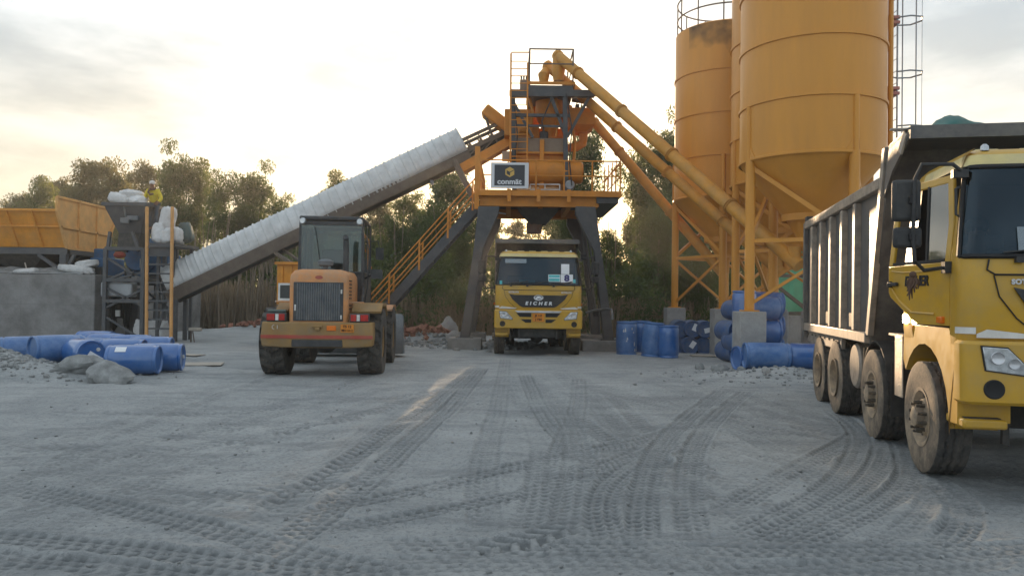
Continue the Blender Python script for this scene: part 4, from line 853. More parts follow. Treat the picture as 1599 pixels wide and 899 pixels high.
# ------------------------------------------------------------ cement silos
def silo(cx, cy, a0, label, rail=False, soot=False, ladder=False, a_skip=None):
    rS = 1.65; zb, zt = 4.93, 10.42; T = thing('cement_silo', label, 'silo', (cx, cy, 0), 0, 'cement silos', local=True); k0 = dict(world=False)
    b = MB(); b.lathe([(rS, zb), (rS, zt), (rS - .05, zt + .03), (.5, zt + .35), (0, zt + .38)], n=72); sh = b.build('shell', 'silo_paint', T, smooth=50, **k0)
    if soot:
        b = MB(); b.lathe([(rS + .004, zt - 1.25), (rS + .004, zt - .02)], n=72, a0=R(150), a1=R(330)); o = b.build('soot_band', 'silo_soot_fade', sh, smooth=50, **k0)
    for z in (zb + 1.3, zb + 2.65, zb + 4.0): b = MB(); b.lathe([(rS, z - .035), (rS + .035, z - .03), (rS + .035, z + .03), (rS, z + .035)], n=72); b.build('ring', 'silo_paint', sh, **k0)
    b = MB(); b.lathe([(rS + .0, zb - .02), (rS + .03, zb), (rS + .03, zb + .04), (rS, zb + .06)], n=72); b.build('skirt_ring', 'silo_paint', sh, **k0)
    b = MB(); b.lathe([(rS - .02, zb), (.56, 3.62), (.18, 2.95), (.16, 2.55), (.0, 2.55)], n=56); cn = b.build('cone', 'silo_paint', T, smooth=50, **k0)
    b = MB(); b.lathe([(.60, 3.56), (.66, 3.56), (.66, 3.72), (.60, 3.72)], n=40); b.build('cone_collar', 'silo_paint', cn, **k0)
    rl = 1.60; L4 = []
    for k in range(4):
        a = R(a0 + 90 * k); L4.append(V((rl * math.cos(a), rl * math.sin(a), 0)))
    for p in L4:
        b = MB(); b.rod(p + V((0, 0, 1.40)), p + V((0, 0, zb + .05)), .115, 16); q = p * (1.645 / 1.60); b.rod(q + V((0, 0, zb + .05)), q + V((0, 0, zb + 1.28)), .07, 12); b.box(p + V((0, 0, 1.41)), (.36, .36, .03)); b.prism([(0, 0), (.22, 0), (0, .24)], 'y', -.01, .01) if 0 else None
        lg = b.build('leg', 'silo_paint', T, **k0)
        n_ = p.normalized(); t_ = V((-n_.y, n_.x, 0))
        for s_ in (-1, 1): b = MB(); c0 = q + V((0, 0, zb + .04)); b.add([c0 + t_ * .08 * s_ + n_ * .02, c0 + t_ * .26 * s_ + n_ * .0, c0 + t_ * .08 * s_ + n_ * .02 + V((0, 0, .26)), c0 + t_ * .08 * s_ - n_ * .08, c0 + t_ * .26 * s_ - n_ * .08, c0 + t_ * .08 * s_ - n_ * .08 + V((0, 0, .26))], [(0, 1, 2), (5, 4, 3), (0, 3, 4, 1), (1, 4, 5, 2), (2, 5, 3, 0)]); b.build('gusset', 'silo_paint', lg, **k0)
    for k in range(4):
        p, q = L4[k], L4[(k + 1) % 4]
        for z in (3.05,): b = MB(); b.beam(p + V((0, 0, z)), q + V((0, 0, z)), .08, .09); b.build('cross_beam', 'silo_paint', T, **k0)
        b = MB(); b.beam(p + V((0, 0, 1.55)), q + V((0, 0, 3.0)), .07, .07); b.build('brace', 'silo_paint', T, **k0)
        b = MB(); b.beam(q + V((0, 0, 3.1)), p + V((0, 0, 4.8)), .08, .10); b.build('brace', 'silo_paint', T, **k0)
    if rail:
        b = MB()
        for z in (.55, 1.1): b.tube([(1.6 * math.cos(t), 1.6 * math.sin(t), zt + z) for t in [2 * PI * k / 48 for k in range(48)]], .024, 6, closed=True)
        for k in range(12): a = 2 * PI * k / 12 + .2; b.rod((1.6 * math.cos(a), 1.6 * math.sin(a), zt), (1.6 * math.cos(a), 1.6 * math.sin(a), zt + 1.1), .022, 6)
        b.build('railing', 'brown_steel', T, **k0)
    if ladder:
        b = MB(); X0 = 1.97
        for y in (-.19, .19): b.rod((X0, y, 3.6), (X0, y, 11.5), .022, 6)
        for k in range(27): b.rod((X0, -.19, 3.7 + .29 * k), (X0, .19, 3.7 + .29 * k), .008, 6)
        la = b.build('ladder', 'galv', T, **k0)
        b = MB()
        for z in (4.55, 5.85, 7.15, 8.45, 9.75): b.tube([(X0, -.2, z), (X0 + .25, -.33, z), (X0 + .55, -.28, z), (X0 + .68, 0, z), (X0 + .55, .28, z), (X0 + .25, .33, z), (X0, .2, z)], .019, 6)
        for x, y in ((X0 + .38, -.32), (X0 + .38, .32), (X0 + .69, 0)): b.rod((x, y, 4.5), (x, y, 11.5), .016 if y else .006, 6)
        b.build('ladder_cage', 'galv', la, **k0)
        for z in (4.9, 6.6, 8.3, 10.0): b = MB(); b.bb((1.66, -.22, z), (X0 + .05, .22, z + .07)); b.bb((1.66, -.22, z + .12), (X0 + .05, .22, z + .19)); b.build('ladder_clamp', 'red_clamp', la, **k0)
        b = MB(); b.tube([(1.70, -.42, 4.7), (1.70, -.42, 10.4)], .06, 10); b.build('fill_pipe', 'silo_paint', T, **k0)
    return T, [V((cx, cy, 0)) + p for p in L4]
# soot: a stain of its own with a ragged lower edge
sm = bpy.data.materials.new('silo_soot_fade'); sm.use_nodes = True; nt = sm.node_tree; L = nt.links.new; bs0 = nt.nodes['Principled BSDF']; bs0.inputs['Base Color'].default_value = (.085, .07, .055, 1); bs0.inputs['Roughness'].default_value = .9
tc = nd(nt, 'ShaderNodeTexCoord'); sx_ = nd(nt, 'ShaderNodeSeparateXYZ'); L(tc.outputs['Object'], sx_.inputs[0])
nz = nd(nt, 'ShaderNodeTexNoise'); nz.inputs['Scale'].default_value = 1.6; nz.inputs['Detail'].default_value = 7; L(tc.outputs['Object'], nz.inputs['Vector'])
mr = nd(nt, 'ShaderNodeMapRange'); mr.inputs[1].default_value = 9.2; mr.inputs[2].default_value = 10.6; mr.inputs[3].default_value = -.35; mr.inputs[4].default_value = .55; L(sx_.outputs[2], mr.inputs[0])
ad_ = nd(nt, 'ShaderNodeMath', operation='ADD', use_clamp=True); L(mr.outputs[0], ad_.inputs[0]); m5 = nd(nt, 'ShaderNodeMapRange'); m5.inputs[1].default_value = .35; m5.inputs[2].default_value = .7; m5.inputs[3].default_value = -.25; m5.inputs[4].default_value = .45; L(nz.outputs[0], m5.inputs[0]); L(m5.outputs[0], ad_.inputs[1])
L(ad_.outputs[0], bs0.inputs['Alpha']); MATS['silo_soot_fade'] = sm
S1, leg1 = silo(7.15, 18.45, 193, 'largest nearest orange cement silo with a caged ladder beside the right truck', ladder=True)
S2, leg2 = silo(7.95, 22.05, 186, 'middle orange cement silo mostly hidden behind the nearest silo')
S3, leg3 = silo(7.02, 25.45, 163, 'farthest orange cement silo with a railing and a sooty top', rail=True, soot=True)
C1, C2, C3 = V((7.15, 18.45, 0)), V((7.95, 22.05, 0)), V((7.02, 25.45, 0))
for legs, nm, zt_ in ((leg1, 'under the nearest silo', 1.40), (leg2, 'under the middle silo', 1.40), (leg3, 'under the farthest silo with the railing', 1.40)):
    order = ('left', 'front', 'right', 'back')
    for p, od in zip(legs, order):
        z0 = gz(p.x, p.y) - .3; b = MB(); b.bb((-.31, -.31, 0), (.31, .31, zt_ - z0 - .008)); o = b.build('concrete_pedestal', 'concrete_pale', None, bevel=.02); o.location = (p.x, p.y, z0)
        tag(o, 'rough concrete pedestal carrying the %s leg %s' % (od, nm), 'pedestal', 'concrete pedestals under the silos')
# ------------------------------------------------------------ screw conveyors
def screw(a, b_, r, label, boot=None, ctrl=()):
    T = thing('screw_conveyor', label, 'screw conveyor', a, 0, 'screw conveyors from the silos'); a = V(a); b_ = V(b_)
    m_ = MB(); m_.rod(a, b_, r, 20); tb = m_.build('tube', 'pipe_yellow', T, smooth=40)
    d = (b_ - a); ln = d.length; dn = d / ln; n = max(2, int(ln / 2.6))
    for k in range(1, n + 1):
        for e in (-.03, .03):
            m_ = MB(); c = a + d * (k / (n + .5)) + dn * e; m_.lathe([(r, -.012), (r + .035, -.012), (r + .035, .012), (r, .012)], c, dn, 20); m_.build('flange', 'pipe_yellow', tb)
    m_ = MB(); m_.rod(b_ - dn * .02, b_ + dn * .10, r * 1.12, 18); m_.rod(b_ + dn * .10, b_ + dn * .18, r * .5, 12); m_.build('end_cap', 'pipe_yellow', T)
    if boot:
        m_ = MB(); m_.tube(boot[0], boot[1], 18); m_.build('outlet_boot', 'pipe_yellow', T)
    m_ = MB(); u_ = a + d * .015; m_.rod(u_, V((u_.x, u_.y, u_.z + .35)), r * .9, 14); m_.build('inlet', 'pipe_yellow', T)
    return T
a1 = P(872, 88, 26.0); o1 = C1 + V((-.25, .0, 2.5)); d1 = (o1 - a1).normalized()
screw(o1, a1, .175, 'upper yellow screw conveyor rising from the nearest silo to the tower top', ([a1 + V((-.02, 0, .02)), a1 + V((-.05, 0, -.25)), P(872, 108, 26), P(872, 127, 26)], [.16, .15, .24, .17]))
a2 = P(856, 104, 26.6); o2 = C2 + V((-.2, 0, 2.45))
screw(o2, a2, .165, 'yellow screw conveyor running just below the upper one to the middle silo', ([a2 + V((-.03, 0, .02)), a2 + V((-.05, 0, -.1)), P(849, 118, 26.4), P(849, 129, 26.4)], [.13, .13, .20, .15]))
a3 = P(929, 192, 27.4); o3 = C3 + V((.0, 0, 2.5))
screw(o3, a3, .165, 'lowest separate yellow screw conveyor coming down from the side box to the farthest silo')
# ------------------------------------------------------------ batching tower
YF, YR = 24.4, 28.2
TW = thing('batching_tower', 'orange and dark steel concrete batching tower with mixer deck and top platform', 'batching plant', (1.1, 26.3, 0))
def XZ(px, py, Y): p = P(px, py, Y); return (p.x, p.z)
fl = [XZ(*c, YF) for c in ((747, 322), (780, 322), (778, 334), (755, 386), (733, 527), (718, 527), (738, 400))]
fr_ = [XZ(*c, YF) for c in ((899, 322), (930, 323), (938, 384), (959, 530), (943, 531), (928, 392), (899, 334))]
for poly in (fl, fr_):
    for y0 in (YF, YR):
        b = MB(); b.prism(poly, 'y', y0, y0 + .35); lg = b.build('leg', 'dark_steel', TW, bevel=.015)
        b = MB(); c_ = [p for p in poly if p[1] < 1.2]; xm = sum(p[0] for p in c_) / len(c_); zm = min(p[1] for p in poly); b.box((xm, y0 + .175, zm + .012), (.55, .6, .03)); b.build('base_plate', 'dark_steel', lg)
# deck
dz = XZ(800, 303, YF)[1]; dzt = XZ(800, 297, YF)[1]; xl = P(749, 300, YF).x; xr = P(970, 300, YF).x
b = MB(); b.bb((xl, YF, dz - .02), (xr - .05, YR + .6, dzt - .08)); b.build('deck', 'dark_steel', TW)
b = MB(); b.bb((xl - .02, YF - .06, dz - .06), (xr, YF, dzt)); b.bb((xr - .05, YF, dz - .06), (xr, YR + .6, dzt)); b.bb((xl - .02, YF, dz - .06), (xl + .05, YR + .6, dzt)); b.build('kick_plate', 'plant_orange', TW)
zb0 = XZ(800, 321, YF)[1]; 
for y in (YF + .15, YR + .1): b = MB(); b.bb((xl, y, zb0), (P(935, 320, YF).x, y + .2, dz - .03)); b.build('main_beam', 'plant_orange', TW)
for px in (752, 790, 842, 888, 930): x = P(px, 310, YF).x; b = MB(); b.bb((x, YF + .36, zb0 + .05), (x + .15, YR + .1, dz - .03)); b.build('joist', 'plant_orange', TW)
b = MB(); b.bb((P(932, 310, YF).x, YF + .05, zb0 + .12), (xr - .08, YR + .5, dz - .03)); b.build('cantilever', 'dark_steel', TW)
for px in (795, 841, 888): x = P(px, 305, YF).x; b = MB(); b.bb((x - .06, YF - .10, dz - .25), (x + .06, YF - .062, dzt + .03)); b.build('rail_foot', 'plant_orange', TW)
# handrail
zr = XZ(840, 250.5, YF)[1]; zm_ = XZ(840, 274, YF)[1]
def railing(pts, z0, z1, zm, every=1.3, m='plant_orange', r=.024, name='railing'):
    b = MB(); q = [V(p) for p in pts]
    b.tube([V((p.x, p.y, z1)) for p in q], r, 8); b.tube([V((p.x, p.y, zm)) for p in q], r * .8, 8)
    for p, c in zip(q, q[1:]):
        n = max(1, round((c - p).length / every))
        for k in range(n + (1 if c is q[-1] else 0)): w_ = p + (c - p) * (k / n); b.rod((w_.x, w_.y, z0), (w_.x, w_.y, z1), r, 8)
    return b.build(name, m, TW)
railing([(xl, YR + .5, 0), (xl, YF + .02, 0), (xr - .03, YF + .02, 0), (xr - .03, YR + .5, 0)], dzt - .05, zr, zm_, .98)
b = MB(); p0, p1 = P(945, 290, YF + .8), P(966, 262, YF + 1.8)
for k in range(5): q_ = P(944 + 6 * k, 297 - 7 * k * .6, YF + .5 + .5 * k); b.rod(q_, q_ + V((0, 0, .75)), .018, 6)
b.beam(P(942, 284, YF + .5), P(968, 257, YF + 2.5), .03); b.build('side_gate', 'plant_orange', TW)
b = MB(); x = P(745, 270, YF).x; b.bb((x - .08, YF + .05, XZ(745, 326, YF)[1]), (x + .08, YF + .22, XZ(745, 228, YF)[1])); b.build('corner_post', 'plant_orange', TW, bevel=.01)
# mixer
ym = 26.0
def BX(px0, py0, px1, py1, y0, y1, name, m, par=None, bevel=.02):
    a = XZ(px0, py0, y0); c = XZ(px1, py1, y0); b = MB(); b.bb((a[0], y0, c[1]), (c[0], y1, a[1])); return b.build(name, m, par or TW, bevel)
mx_ = BX(801, 238, 884, 292, 25.6, 27.4, 'mixer', 'plant_orange')
mat('mixer_top', (.24, .17, .12), .6, dirt=(.3, .24, .18), damt=.5, dscale=4)
BX(800, 215, 883, 238.5, 25.5, 27.5, 'mixer_cover', 'mixer_top', mx_)
BX(798, 236, 886, 241, 25.42, 27.55, 'mixer_flange', 'plant_orange', mx_)
b = MB(); p = P(826, 270, 25.6); q = P(907, 270, 25.6); b.rod(p, q, .42, 24, r2=.36); b.lathe([(.36, 0), (.30, .06), (0, .07)], q, (1, 0, 0), 24); b.build('drum', 'plant_orange', mx_)
b = MB(); p = P(890, 289, 25.2); b.lathe([(0, 0), (.13, 0), (.17, .03), (.17, .45), (0, .45)], p, (0, 1, 0), 18); b.build('gearbox', 'galv', mx_)
for px in (801, 843, 880): BX(px, 218, px + 6, 296, 25.38, 25.47, 'mixer_rib', 'plant_orange', mx_, .005)
b = MB()
for (x0, y0, x1, y1) in ((828, 288, 874, 288), (828, 296, 874, 296), (828, 288, 828, 298), (851, 288, 851, 298), (874, 288, 874, 298)): b.beam(P(x0, y0, 24.9), P(x1, y1, 24.9), .035)
b.build('guard_frame', 'white_paint', mx_)
# upper steelwork
def BM(a, c, y0, y1, w_, name, m='dark_steel'): b = MB(); b.beam(P(*a, y0), P(*c, y1), w_); return b.build(name, m, TW)
for px in (803, 884):
    for y in (25.3, 27.7): BM((px, 300), (px - 2, 142), y, y, .15, 'column')
for y in (25.3, 27.7):
    BM((797, 146), (928, 147), y, y, .22, 'upper_beam'); BM((800, 180), (890, 181), y, y, .10, 'tie_beam')
    BM((802, 160), (832, 215), y, y, .09, 'brace'); BM((884, 214), (860, 150), y, y, .10, 'brace'); BM((886, 214), (922, 148), y, y, .10, 'brace')
for px in (800, 928): BM((px, 146), (px, 147), 25.3, 27.7, .2, 'upper_beam')
for px in (905, 913, 922): b = MB(); b.rod(P(px, 147, 26), P(px - 6, 168, 26), .02, 6); b.build('hanger_rod', 'dark_steel', TW)
b = MB(); a = XZ(826, 133, 25.2); c = XZ(895, 146, 25.2); b.bb((a[0], 25.2, c[1]), (c[0], 27.8, a[1])); b.build('top_deck', 'dark_steel', TW)
b = MB(); a = XZ(826, 127, 25.15); c = XZ(896, 132.5, 25.15); b.bb((a[0], 25.15, c[1]), (c[0], 25.2, a[1])); b.bb((c[0], 25.15, c[1]), (c[0] + .05, 27.8, a[1])); b.bb((a[0] - .05, 25.15, c[1]), (a[0], 27.8, a[1])); b.build('kick_plate', 'plant_orange', TW)
z1 = XZ(860, 77, 25.2)[1]; zmid = XZ(860, 100, 25.2)[1]; z0 = XZ(860, 133, 25.2)[1]; xa, xb = P(827, 100, 25.2).x, P(895, 100, 25.2).x
railing([(xa, 27.7, 0), (xa, 25.2, 0), (xb, 25.2, 0), (xb, 27.7, 0)], z0, z1, zmid, 2.6, 'brown_steel', .028)
# access ladder with hoop
b = MB(); l0, l1 = P(796.5, 290, 24.95), P(798, 84, 24.95); r0, r1 = P(823, 290, 24.95), P(824, 98, 24.95); b.rod(l0, l1, .03, 8); b.rod(r0, r1, .026, 8)
b.tube([l1, P(800, 82, 24.95), P(826, 82, 25.0)], .022, 8)
for k in range(18): t = k / 17; pa = l0.lerp(P(797.8, 96, 24.95), t); pc_ = r0.lerp(P(823.9, 96, 24.95), t); b.rod(pa, pc_, .016, 6)
b.build('access_ladder', 'plant_orange', TW)
# weigh hopper, boxes
b = MB(); c0 = P(859, 148, 26.4); b.lathe([(.50, 0), (.50, -.75), (.45, -.88), (.19, -1.36), (.18, -1.5), (0, -1.5)], c0, (0, 0, 1), 28); b.build('weigh_hopper', 'plant_orange', TW)
b = MB(); c0 = P(884, 166, 27.0); b.lathe([(0, .05), (.22, 0), (.22, -.75), (.10, -.95), (0, -.95)], c0, (0, 0, 1), 20); b.build('additive_tank', 'plant_orange', TW)
BX(833, 200, 882, 216, 26.9, 27.2, 'back_panel', 'plant_orange'); BX(832, 150, 842, 200, 27.0, 27.2, 'back_panel', 'plant_orange')
for pts, r_ in (([(826, 150), (832, 175), (828, 212)], .05), ([(868, 150), (872, 180), (868, 214)], .04), ([(836, 178), (850, 183), (882, 180)], .05), ([(894, 202), (898, 222), (896, 250)], .05), ([(806, 214), (812, 205), (826, 206), (834, 214)], .07)): b = MB(); b.tube([P(x, y, 25.6) for x, y in pts], r_, 10); b.build('pipe', 'plant_orange', TW)
for pts in ([(884, 146), (893, 200), (889, 250), (893, 290)], [(802, 150), (808, 210), (800, 280)], [(862, 152), (846, 190), (852, 214)]): b = MB(); b.tube([P(x, y, 25.15) for x, y in pts], .022, 6); b.build('cable', 'black_plastic', TW)
for x0, x1 in ((806, 882),): b = MB(); b.beam(P(806, 196, 25.25), P(884, 198, 25.25), .07); b.build('tie_beam', 'dark_steel', TW)
BX(843, 205, 856, 218, 26.2, 26.6, 'hopper_outlet', 'dark_steel'); BX(830, 196, 842, 216, 26.2, 26.7, 'chute_box', 'plant_orange')
b = MB(); a = XZ(889, 168, 25.9); c = XZ(929, 194, 25.9); b.bb((a[0], 25.9, c[1]), (c[0], 27.2, a[1]))
lo = .28; b.loft([[(a[0], 25.9, c[1]), (c[0], 25.9, c[1]), (c[0], 27.2, c[1]), (a[0], 27.2, c[1])], [(a[0] + lo, 26.2, c[1] - .2), (c[0] - lo, 26.2, c[1] - .2), (c[0] - lo, 26.9, c[1] - .2), (a[0] + lo, 26.9, c[1] - .2)]], None, False, True); b.build('side_hopper', 'plant_orange', TW, smooth=0)
b = MB(); b.tube([P(909, 203, 26.5), P(911, 215, 26.5), P(910, 224, 26.5), P(900, 230, 26.5), P(884, 231, 26.5)], [.20, .15, .15, .15, .14], 14); b.build('elbow_pipe', 'plant_orange', TW)
hb = BX(788, 170, 831, 212, 25.9, 27.3, 'head_box', 'plant_orange'); BX(812, 124, 828, 143, 25.4, 26.0, 'dust_filter', 'mixer_top')
b = MB()
for k in range(4): q_ = P(814 + 4 * k, 124, 25.6); b.rod(q_, q_ + V((0, 0, .10)), .03, 8)
b.build('filter_valve', 'dark_steel', TW)
b = MB(); b.bb((P(899, 163, 26.8).x, 26.8, P(0, 165, 26.8).z), (P(905, 150, 26.8).x, 27.1, P(0, 150, 26.8).z)); b.tube([P(893, 155, 26.5), P(912, 158, 26.5)], .10, 10); b.build('valve', 'dark_steel', TW)
BX(784, 236, 797, 250, 25.0, 25.3, 'junction_box', 'mixer_top'); 
# discharge funnel
b = MB(); c0 = P(841, 323, 26.2); b.lathe([(1.0, .05), (.98, -.08), (.36, -.62), (.33, -.62)], c0, (0, 0, 1), 4, PI / 4, PI / 4 + 2 * PI); b.build('discharge_funnel', 'dark_steel', TW)
b = MB(); c1 = P(834, 348, 26.2)
mat('rust_sleeve', (.20, .10, .06), .7, dirt=(.3, .27, .24), damt=.5)
b = MB(); b.lathe([(.27, 0), (.25, -.36), (.22, -.36), (.22, 0)], c1, (0, 0, 1), 24); b.build('discharge_sleeve', 'rust_sleeve', TW)
b = MB(); b.rod(P(777, 332, 25.3), P(790, 334, 25.3), .025, 8); b.build('tube_lamp', 'white_paint', TW)
# conduits down the right rear leg
b = MB()
for x0, x1, x2 in ((907, 915, 927), (911, 919, 930)): b.tube([P(x0, 345, 25.6), P(x1, 415, 25.4), P(x2, 486, 25.2)], .03, 6)
b.tube([P(926, 400, 25.0), P(934, 450, 25.0), P(936, 520, 25.0)], .035, 6); b.tube([P(918, 370, 25.6), P(929, 430, 25.5)], .03, 6); b.build('conduit', 'dark_steel', TW)
b = MB(); b.bb(tuple(P(906, 398, 25.5)), tuple(P(915, 406, 25.3))); b.bb(tuple(P(926, 484, 25.2)), tuple(P(936, 494, 25.0))); b.build('switch_box', 'black_plastic', TW)
b = MB(); b.tube([P(915, 488, 24.9), P(930, 484, 24.7), P(948, 482, 23.9), P(955, 483, 23.6), P(956, 489, 23.5), P(956, 499, 23.5)], .035, 8); tag(b.build('water_pipe', 'galv'), 'pale bent water pipe reaching from the plant leg to the first standing barrel', 'pipe')
# pads
for a, c, lab in (((700, 533), (752, 545), 'concrete pad under the left front leg of the plant'), ((908, 530), (962, 547), 'concrete pad under the right front leg of the plant')):
    for y0, w_ in ((YF - .35, 1.05), (YR - .2, .8)):
        x0 = P(a[0], 530, YF).x; x1 = P(c[0], 530, YF).x; zt_ = min(p[1] for p in (fl if a[0] < 800 else fr_)) - .004; b = MB(); b.bb((x0, y0, -.1), (x1, y0 + w_, zt_)); o = b.build('concrete_pad', 'concrete', None, bevel=.02)
        tag(o, lab if y0 < 26 else lab.replace('front', 'rear'), 'concrete pad', 'concrete pads under the plant legs')
# ------------------------------------------------------------ sign on the handrail
SG = thing('sign_board', 'dark company sign with gold cube emblem fixed on the platform handrail', 'sign', tuple(P(796, 274, YF - .12)), 0, local=True)
W2, H2 = .60, .41; b = MB(); b.box((0, .02, 0), (2 * W2, .04, 2 * H2)); fb = b.build('frame', 'sign_white', SG, bevel=.008, world=False)
b = MB(); b.box((-.005, -.003, .005), (.96, .012, .66)); fc = b.build('face', 'sign_face', SG, world=False)
b = MB(); r_ = .165; cz = .105; hexp = [(r_ * math.sin(R(60 * k)), cz + r_ * math.cos(R(60 * k))) for k in range(6)]
def poly(pts, y=-.011, t=.004): m_ = MB(); m_.prism(pts, 'y', y, y - t); return m_
b = poly([(0, cz + r_), (hexp[1][0], hexp[1][1]), (0, cz + .005), (hexp[5][0], hexp[5][1])]); b2 = poly([(hexp[1][0], hexp[1][1] - .025), hexp[2], hexp[3], (0.012, cz - .02)], -.011, .0045); b.add(b2.v, b2.f)
b3 = poly([hexp[5], (hexp[5][0] + .045, hexp[5][1] - .03), (hexp[5][0] + .045, hexp[4][1] + .03), (0, cz - r_ + .05), (0, cz - r_), hexp[4]], -.011, .005); b.add(b3.v, b3.f); b.build('emblem', 'sign_gold', fc, world=False)
text('conmät', .235, (-.01, -.011, -.205), (R(90), 0, 0), 'sign_white', fc, bold=.007, sx=1.08, spacing=1.0)
# ------------------------------------------------------------ stairs
ST = thing('staircase', 'dark steel stairs with orange handrails climbing to the plant platform', 'stairs', (-4.6, 25.2, 0))
t0 = P(744, 322, 25.3); f0 = P(540, 549, 25.3)
for y in (25.3, 26.2):
    b = MB(); dlt = V((0, y - 25.3, 0)); b.beam(f0 + dlt, t0 + dlt, .06, .30); b.build('stringer', 'dark_steel', ST)
n = 20
for k in range(n): q = f0.lerp(t0, (k + .5) / n); b = MB(); b.box((q.x, 25.75, q.z), (.24, .84, .04)); b.build('tread', 'dark_steel', ST)
for y in (25.28, 26.22):
    b = MB(); dlt = V((0, y - 25.3, 0)); up_ = V((0, 0, 1))
    for h in (.98, .52): b.tube([f0 + dlt + up_ * h, t0 + dlt + up_ * h], .024, 8)
    for t in (.1, .33, .56, .78, .97): q = f0.lerp(t0, t) + dlt; b.beam(q, q + up_ * .98, .06, .04)
    b.build('handrail', 'plant_orange', ST)
# ------------------------------------------------------------ belt conveyor
BC = thing('belt_conveyor', 'long inclined belt conveyor under a white corrugated cover climbing to the tower', 'conveyor', tuple(P(300, 500, 25.6)))
lo_ = P(235, 480, 25.45); A_ = P(271, 458, 26.3); B_ = P(731, 239, 27.0); dirc = (B_ - A_).normalized(); E_ = P(797, 207, 27.2); A0 = A_ - dirc * .1
side, upv, _ = frame(dirc)         # side ~ horizontal
def along(t): return A_ + dirc * t
LN = (B_ - A_).length; LE = (E_ - A_).length
# cover: half-round corrugated sheets, lying on the truss
secs = []; nn = 460
for i in range(nn + 1):
    t = LN * i / nn; c = along(t); ph = t / .62; rp = 1.0 + .009 * math.sin(t * 2 * PI / .155) + (.036 if (ph * 2 % 1) < .13 else 0)
    secs.append([c + side * (-.44 * rp * math.cos(a)) + upv * (.03 + .93 * rp * math.sin(a) ** .8) for a in [PI * k / 18 for k in range(19)]])
b = MB(); fs = []; m_ = 19
for s_ in secs: b.v += [tuple(p) for p in s_]
b.f = [(i * m_ + k, i * m_ + k + 1, (i + 1) * m_ + k + 1, (i + 1) * m_ + k) for i in range(nn) for k in range(m_ - 1)]
cv = b.build('cover', 'cover_sheet', BC, smooth=30, clean=False); so_ = cv.modifiers.new('thickness', 'SOLIDIFY'); so_.thickness = .012
for sg in (-1, 1):
    b = MB(); b.beam(A0 + side * .47 * sg - upv * -.02, E_ + side * .47 * sg + upv * .02, .06, .16, up=upv); b.beam(A0 + side * .47 * sg - upv * .27, E_ + side * .47 * sg - upv * .27, .06, .08, up=upv)
    for k in range(20):
        t = -.1 + (LE + .1) * k / 20; t2 = -.1 + (LE + .1) * (k + 1) / 20; b.beam(along(t) + side * .47 * sg, along(t) + side * .47 * sg - upv * .27, .05, .05); b.beam(along(t) + side * .47 * sg - upv * .27, along(t2) + side * .47 * sg, .04, .04)
    b.beam(A0 + side * .475 * sg - upv * .13, along(LN * 1.0) + side * .475 * sg - upv * .13, .02, .27, up=upv)
    b.build('truss', 'brown_steel', BC)
b = MB(); b.beam(A0 - upv * .10, along(LE - .2) - upv * .10, .80, .10, up=upv); b.beam(A0 - upv * .25, along(LE - .2) - upv * .25, .78, .05, up=upv); b.build('belt', 'black_rubber', BC)
b = MB(); b.beam(A0 - upv * .15, along(LN * .97) - upv * .15, .84, .22, up=upv); b.build('underpan', 'black_rubber', BC)
for k in range(5):
    t = LN + .15 + .42 * k; b = MB()
    for sg in (-1, 1): b.beam(along(t) + side * .40 * sg, along(t) + side * .40 * sg + upv * .42, .05)
    b.rod(along(t) - side * .38 + upv * .16, along(t) + side * .38 + upv * .16, .06, 10); b.build('idler', 'brown_steel', BC)
b = MB()
for sg in (-1, 1): b.beam(along(LN) + side * .42 * sg + upv * .42, along(LE) + side * .42 * sg + upv * .40, .07, .12, up=upv)
b.build('skirt', 'brown_steel', BC)
b = MB(); b.rod(E_ - side * .45 + upv * .12, E_ + side * .45 + upv * .12, .27, 20); b.build('head_pulley', 'black_rubber', BC)
b = MB(); g0, g1 = P(757, 173, 27.0), P(800, 207, 27.0); b.beam(g0, g1, .85, .40, up=(0, 0, 1)); b.build('head_guard', 'plant_orange', BC, bevel=.06)
b = MB(); b.rod(P(757, 178, 26.7), P(765, 203, 26.7), .05, 8); b.build('guard_strut', 'brown_steel', BC)
b = MB(); b.beam(P(722, 265, 26.8), P(797, 222, 26.8), .7, .30); b.build('return_chute', 'plant_orange', BC)
b = MB(); b.beam(P(709, 250, 26.5), P(740, 312, 25.4), .14); b.build('strut', 'brown_steel', BC)
for t in (5.2, 9.6): b = MB(); q = along(t) - upv * .4 + side * .5; b.beam(q - side * .1, q + V((.05, -.1, -.12)), .09); b.build('lamp_bracket', 'galv', BC)
for (px, py) in ((430, 392),): b = MB(); b.beam(P(430, 395, 26.0), P(470, 420, 24.6), .10); b.beam(P(442, 390, 26.4), P(478, 414, 25.0), .08); b.build('prop', 'brown_steel', BC)
q = along(2.2) - upv * .4
for sg in (-1, 1): b = MB(); p = along(.12) + side * .47 * sg - upv * .3; b.beam(p, V((p.x, p.y, 0)), .12); b.build('support_leg', 'dark_steel', BC)
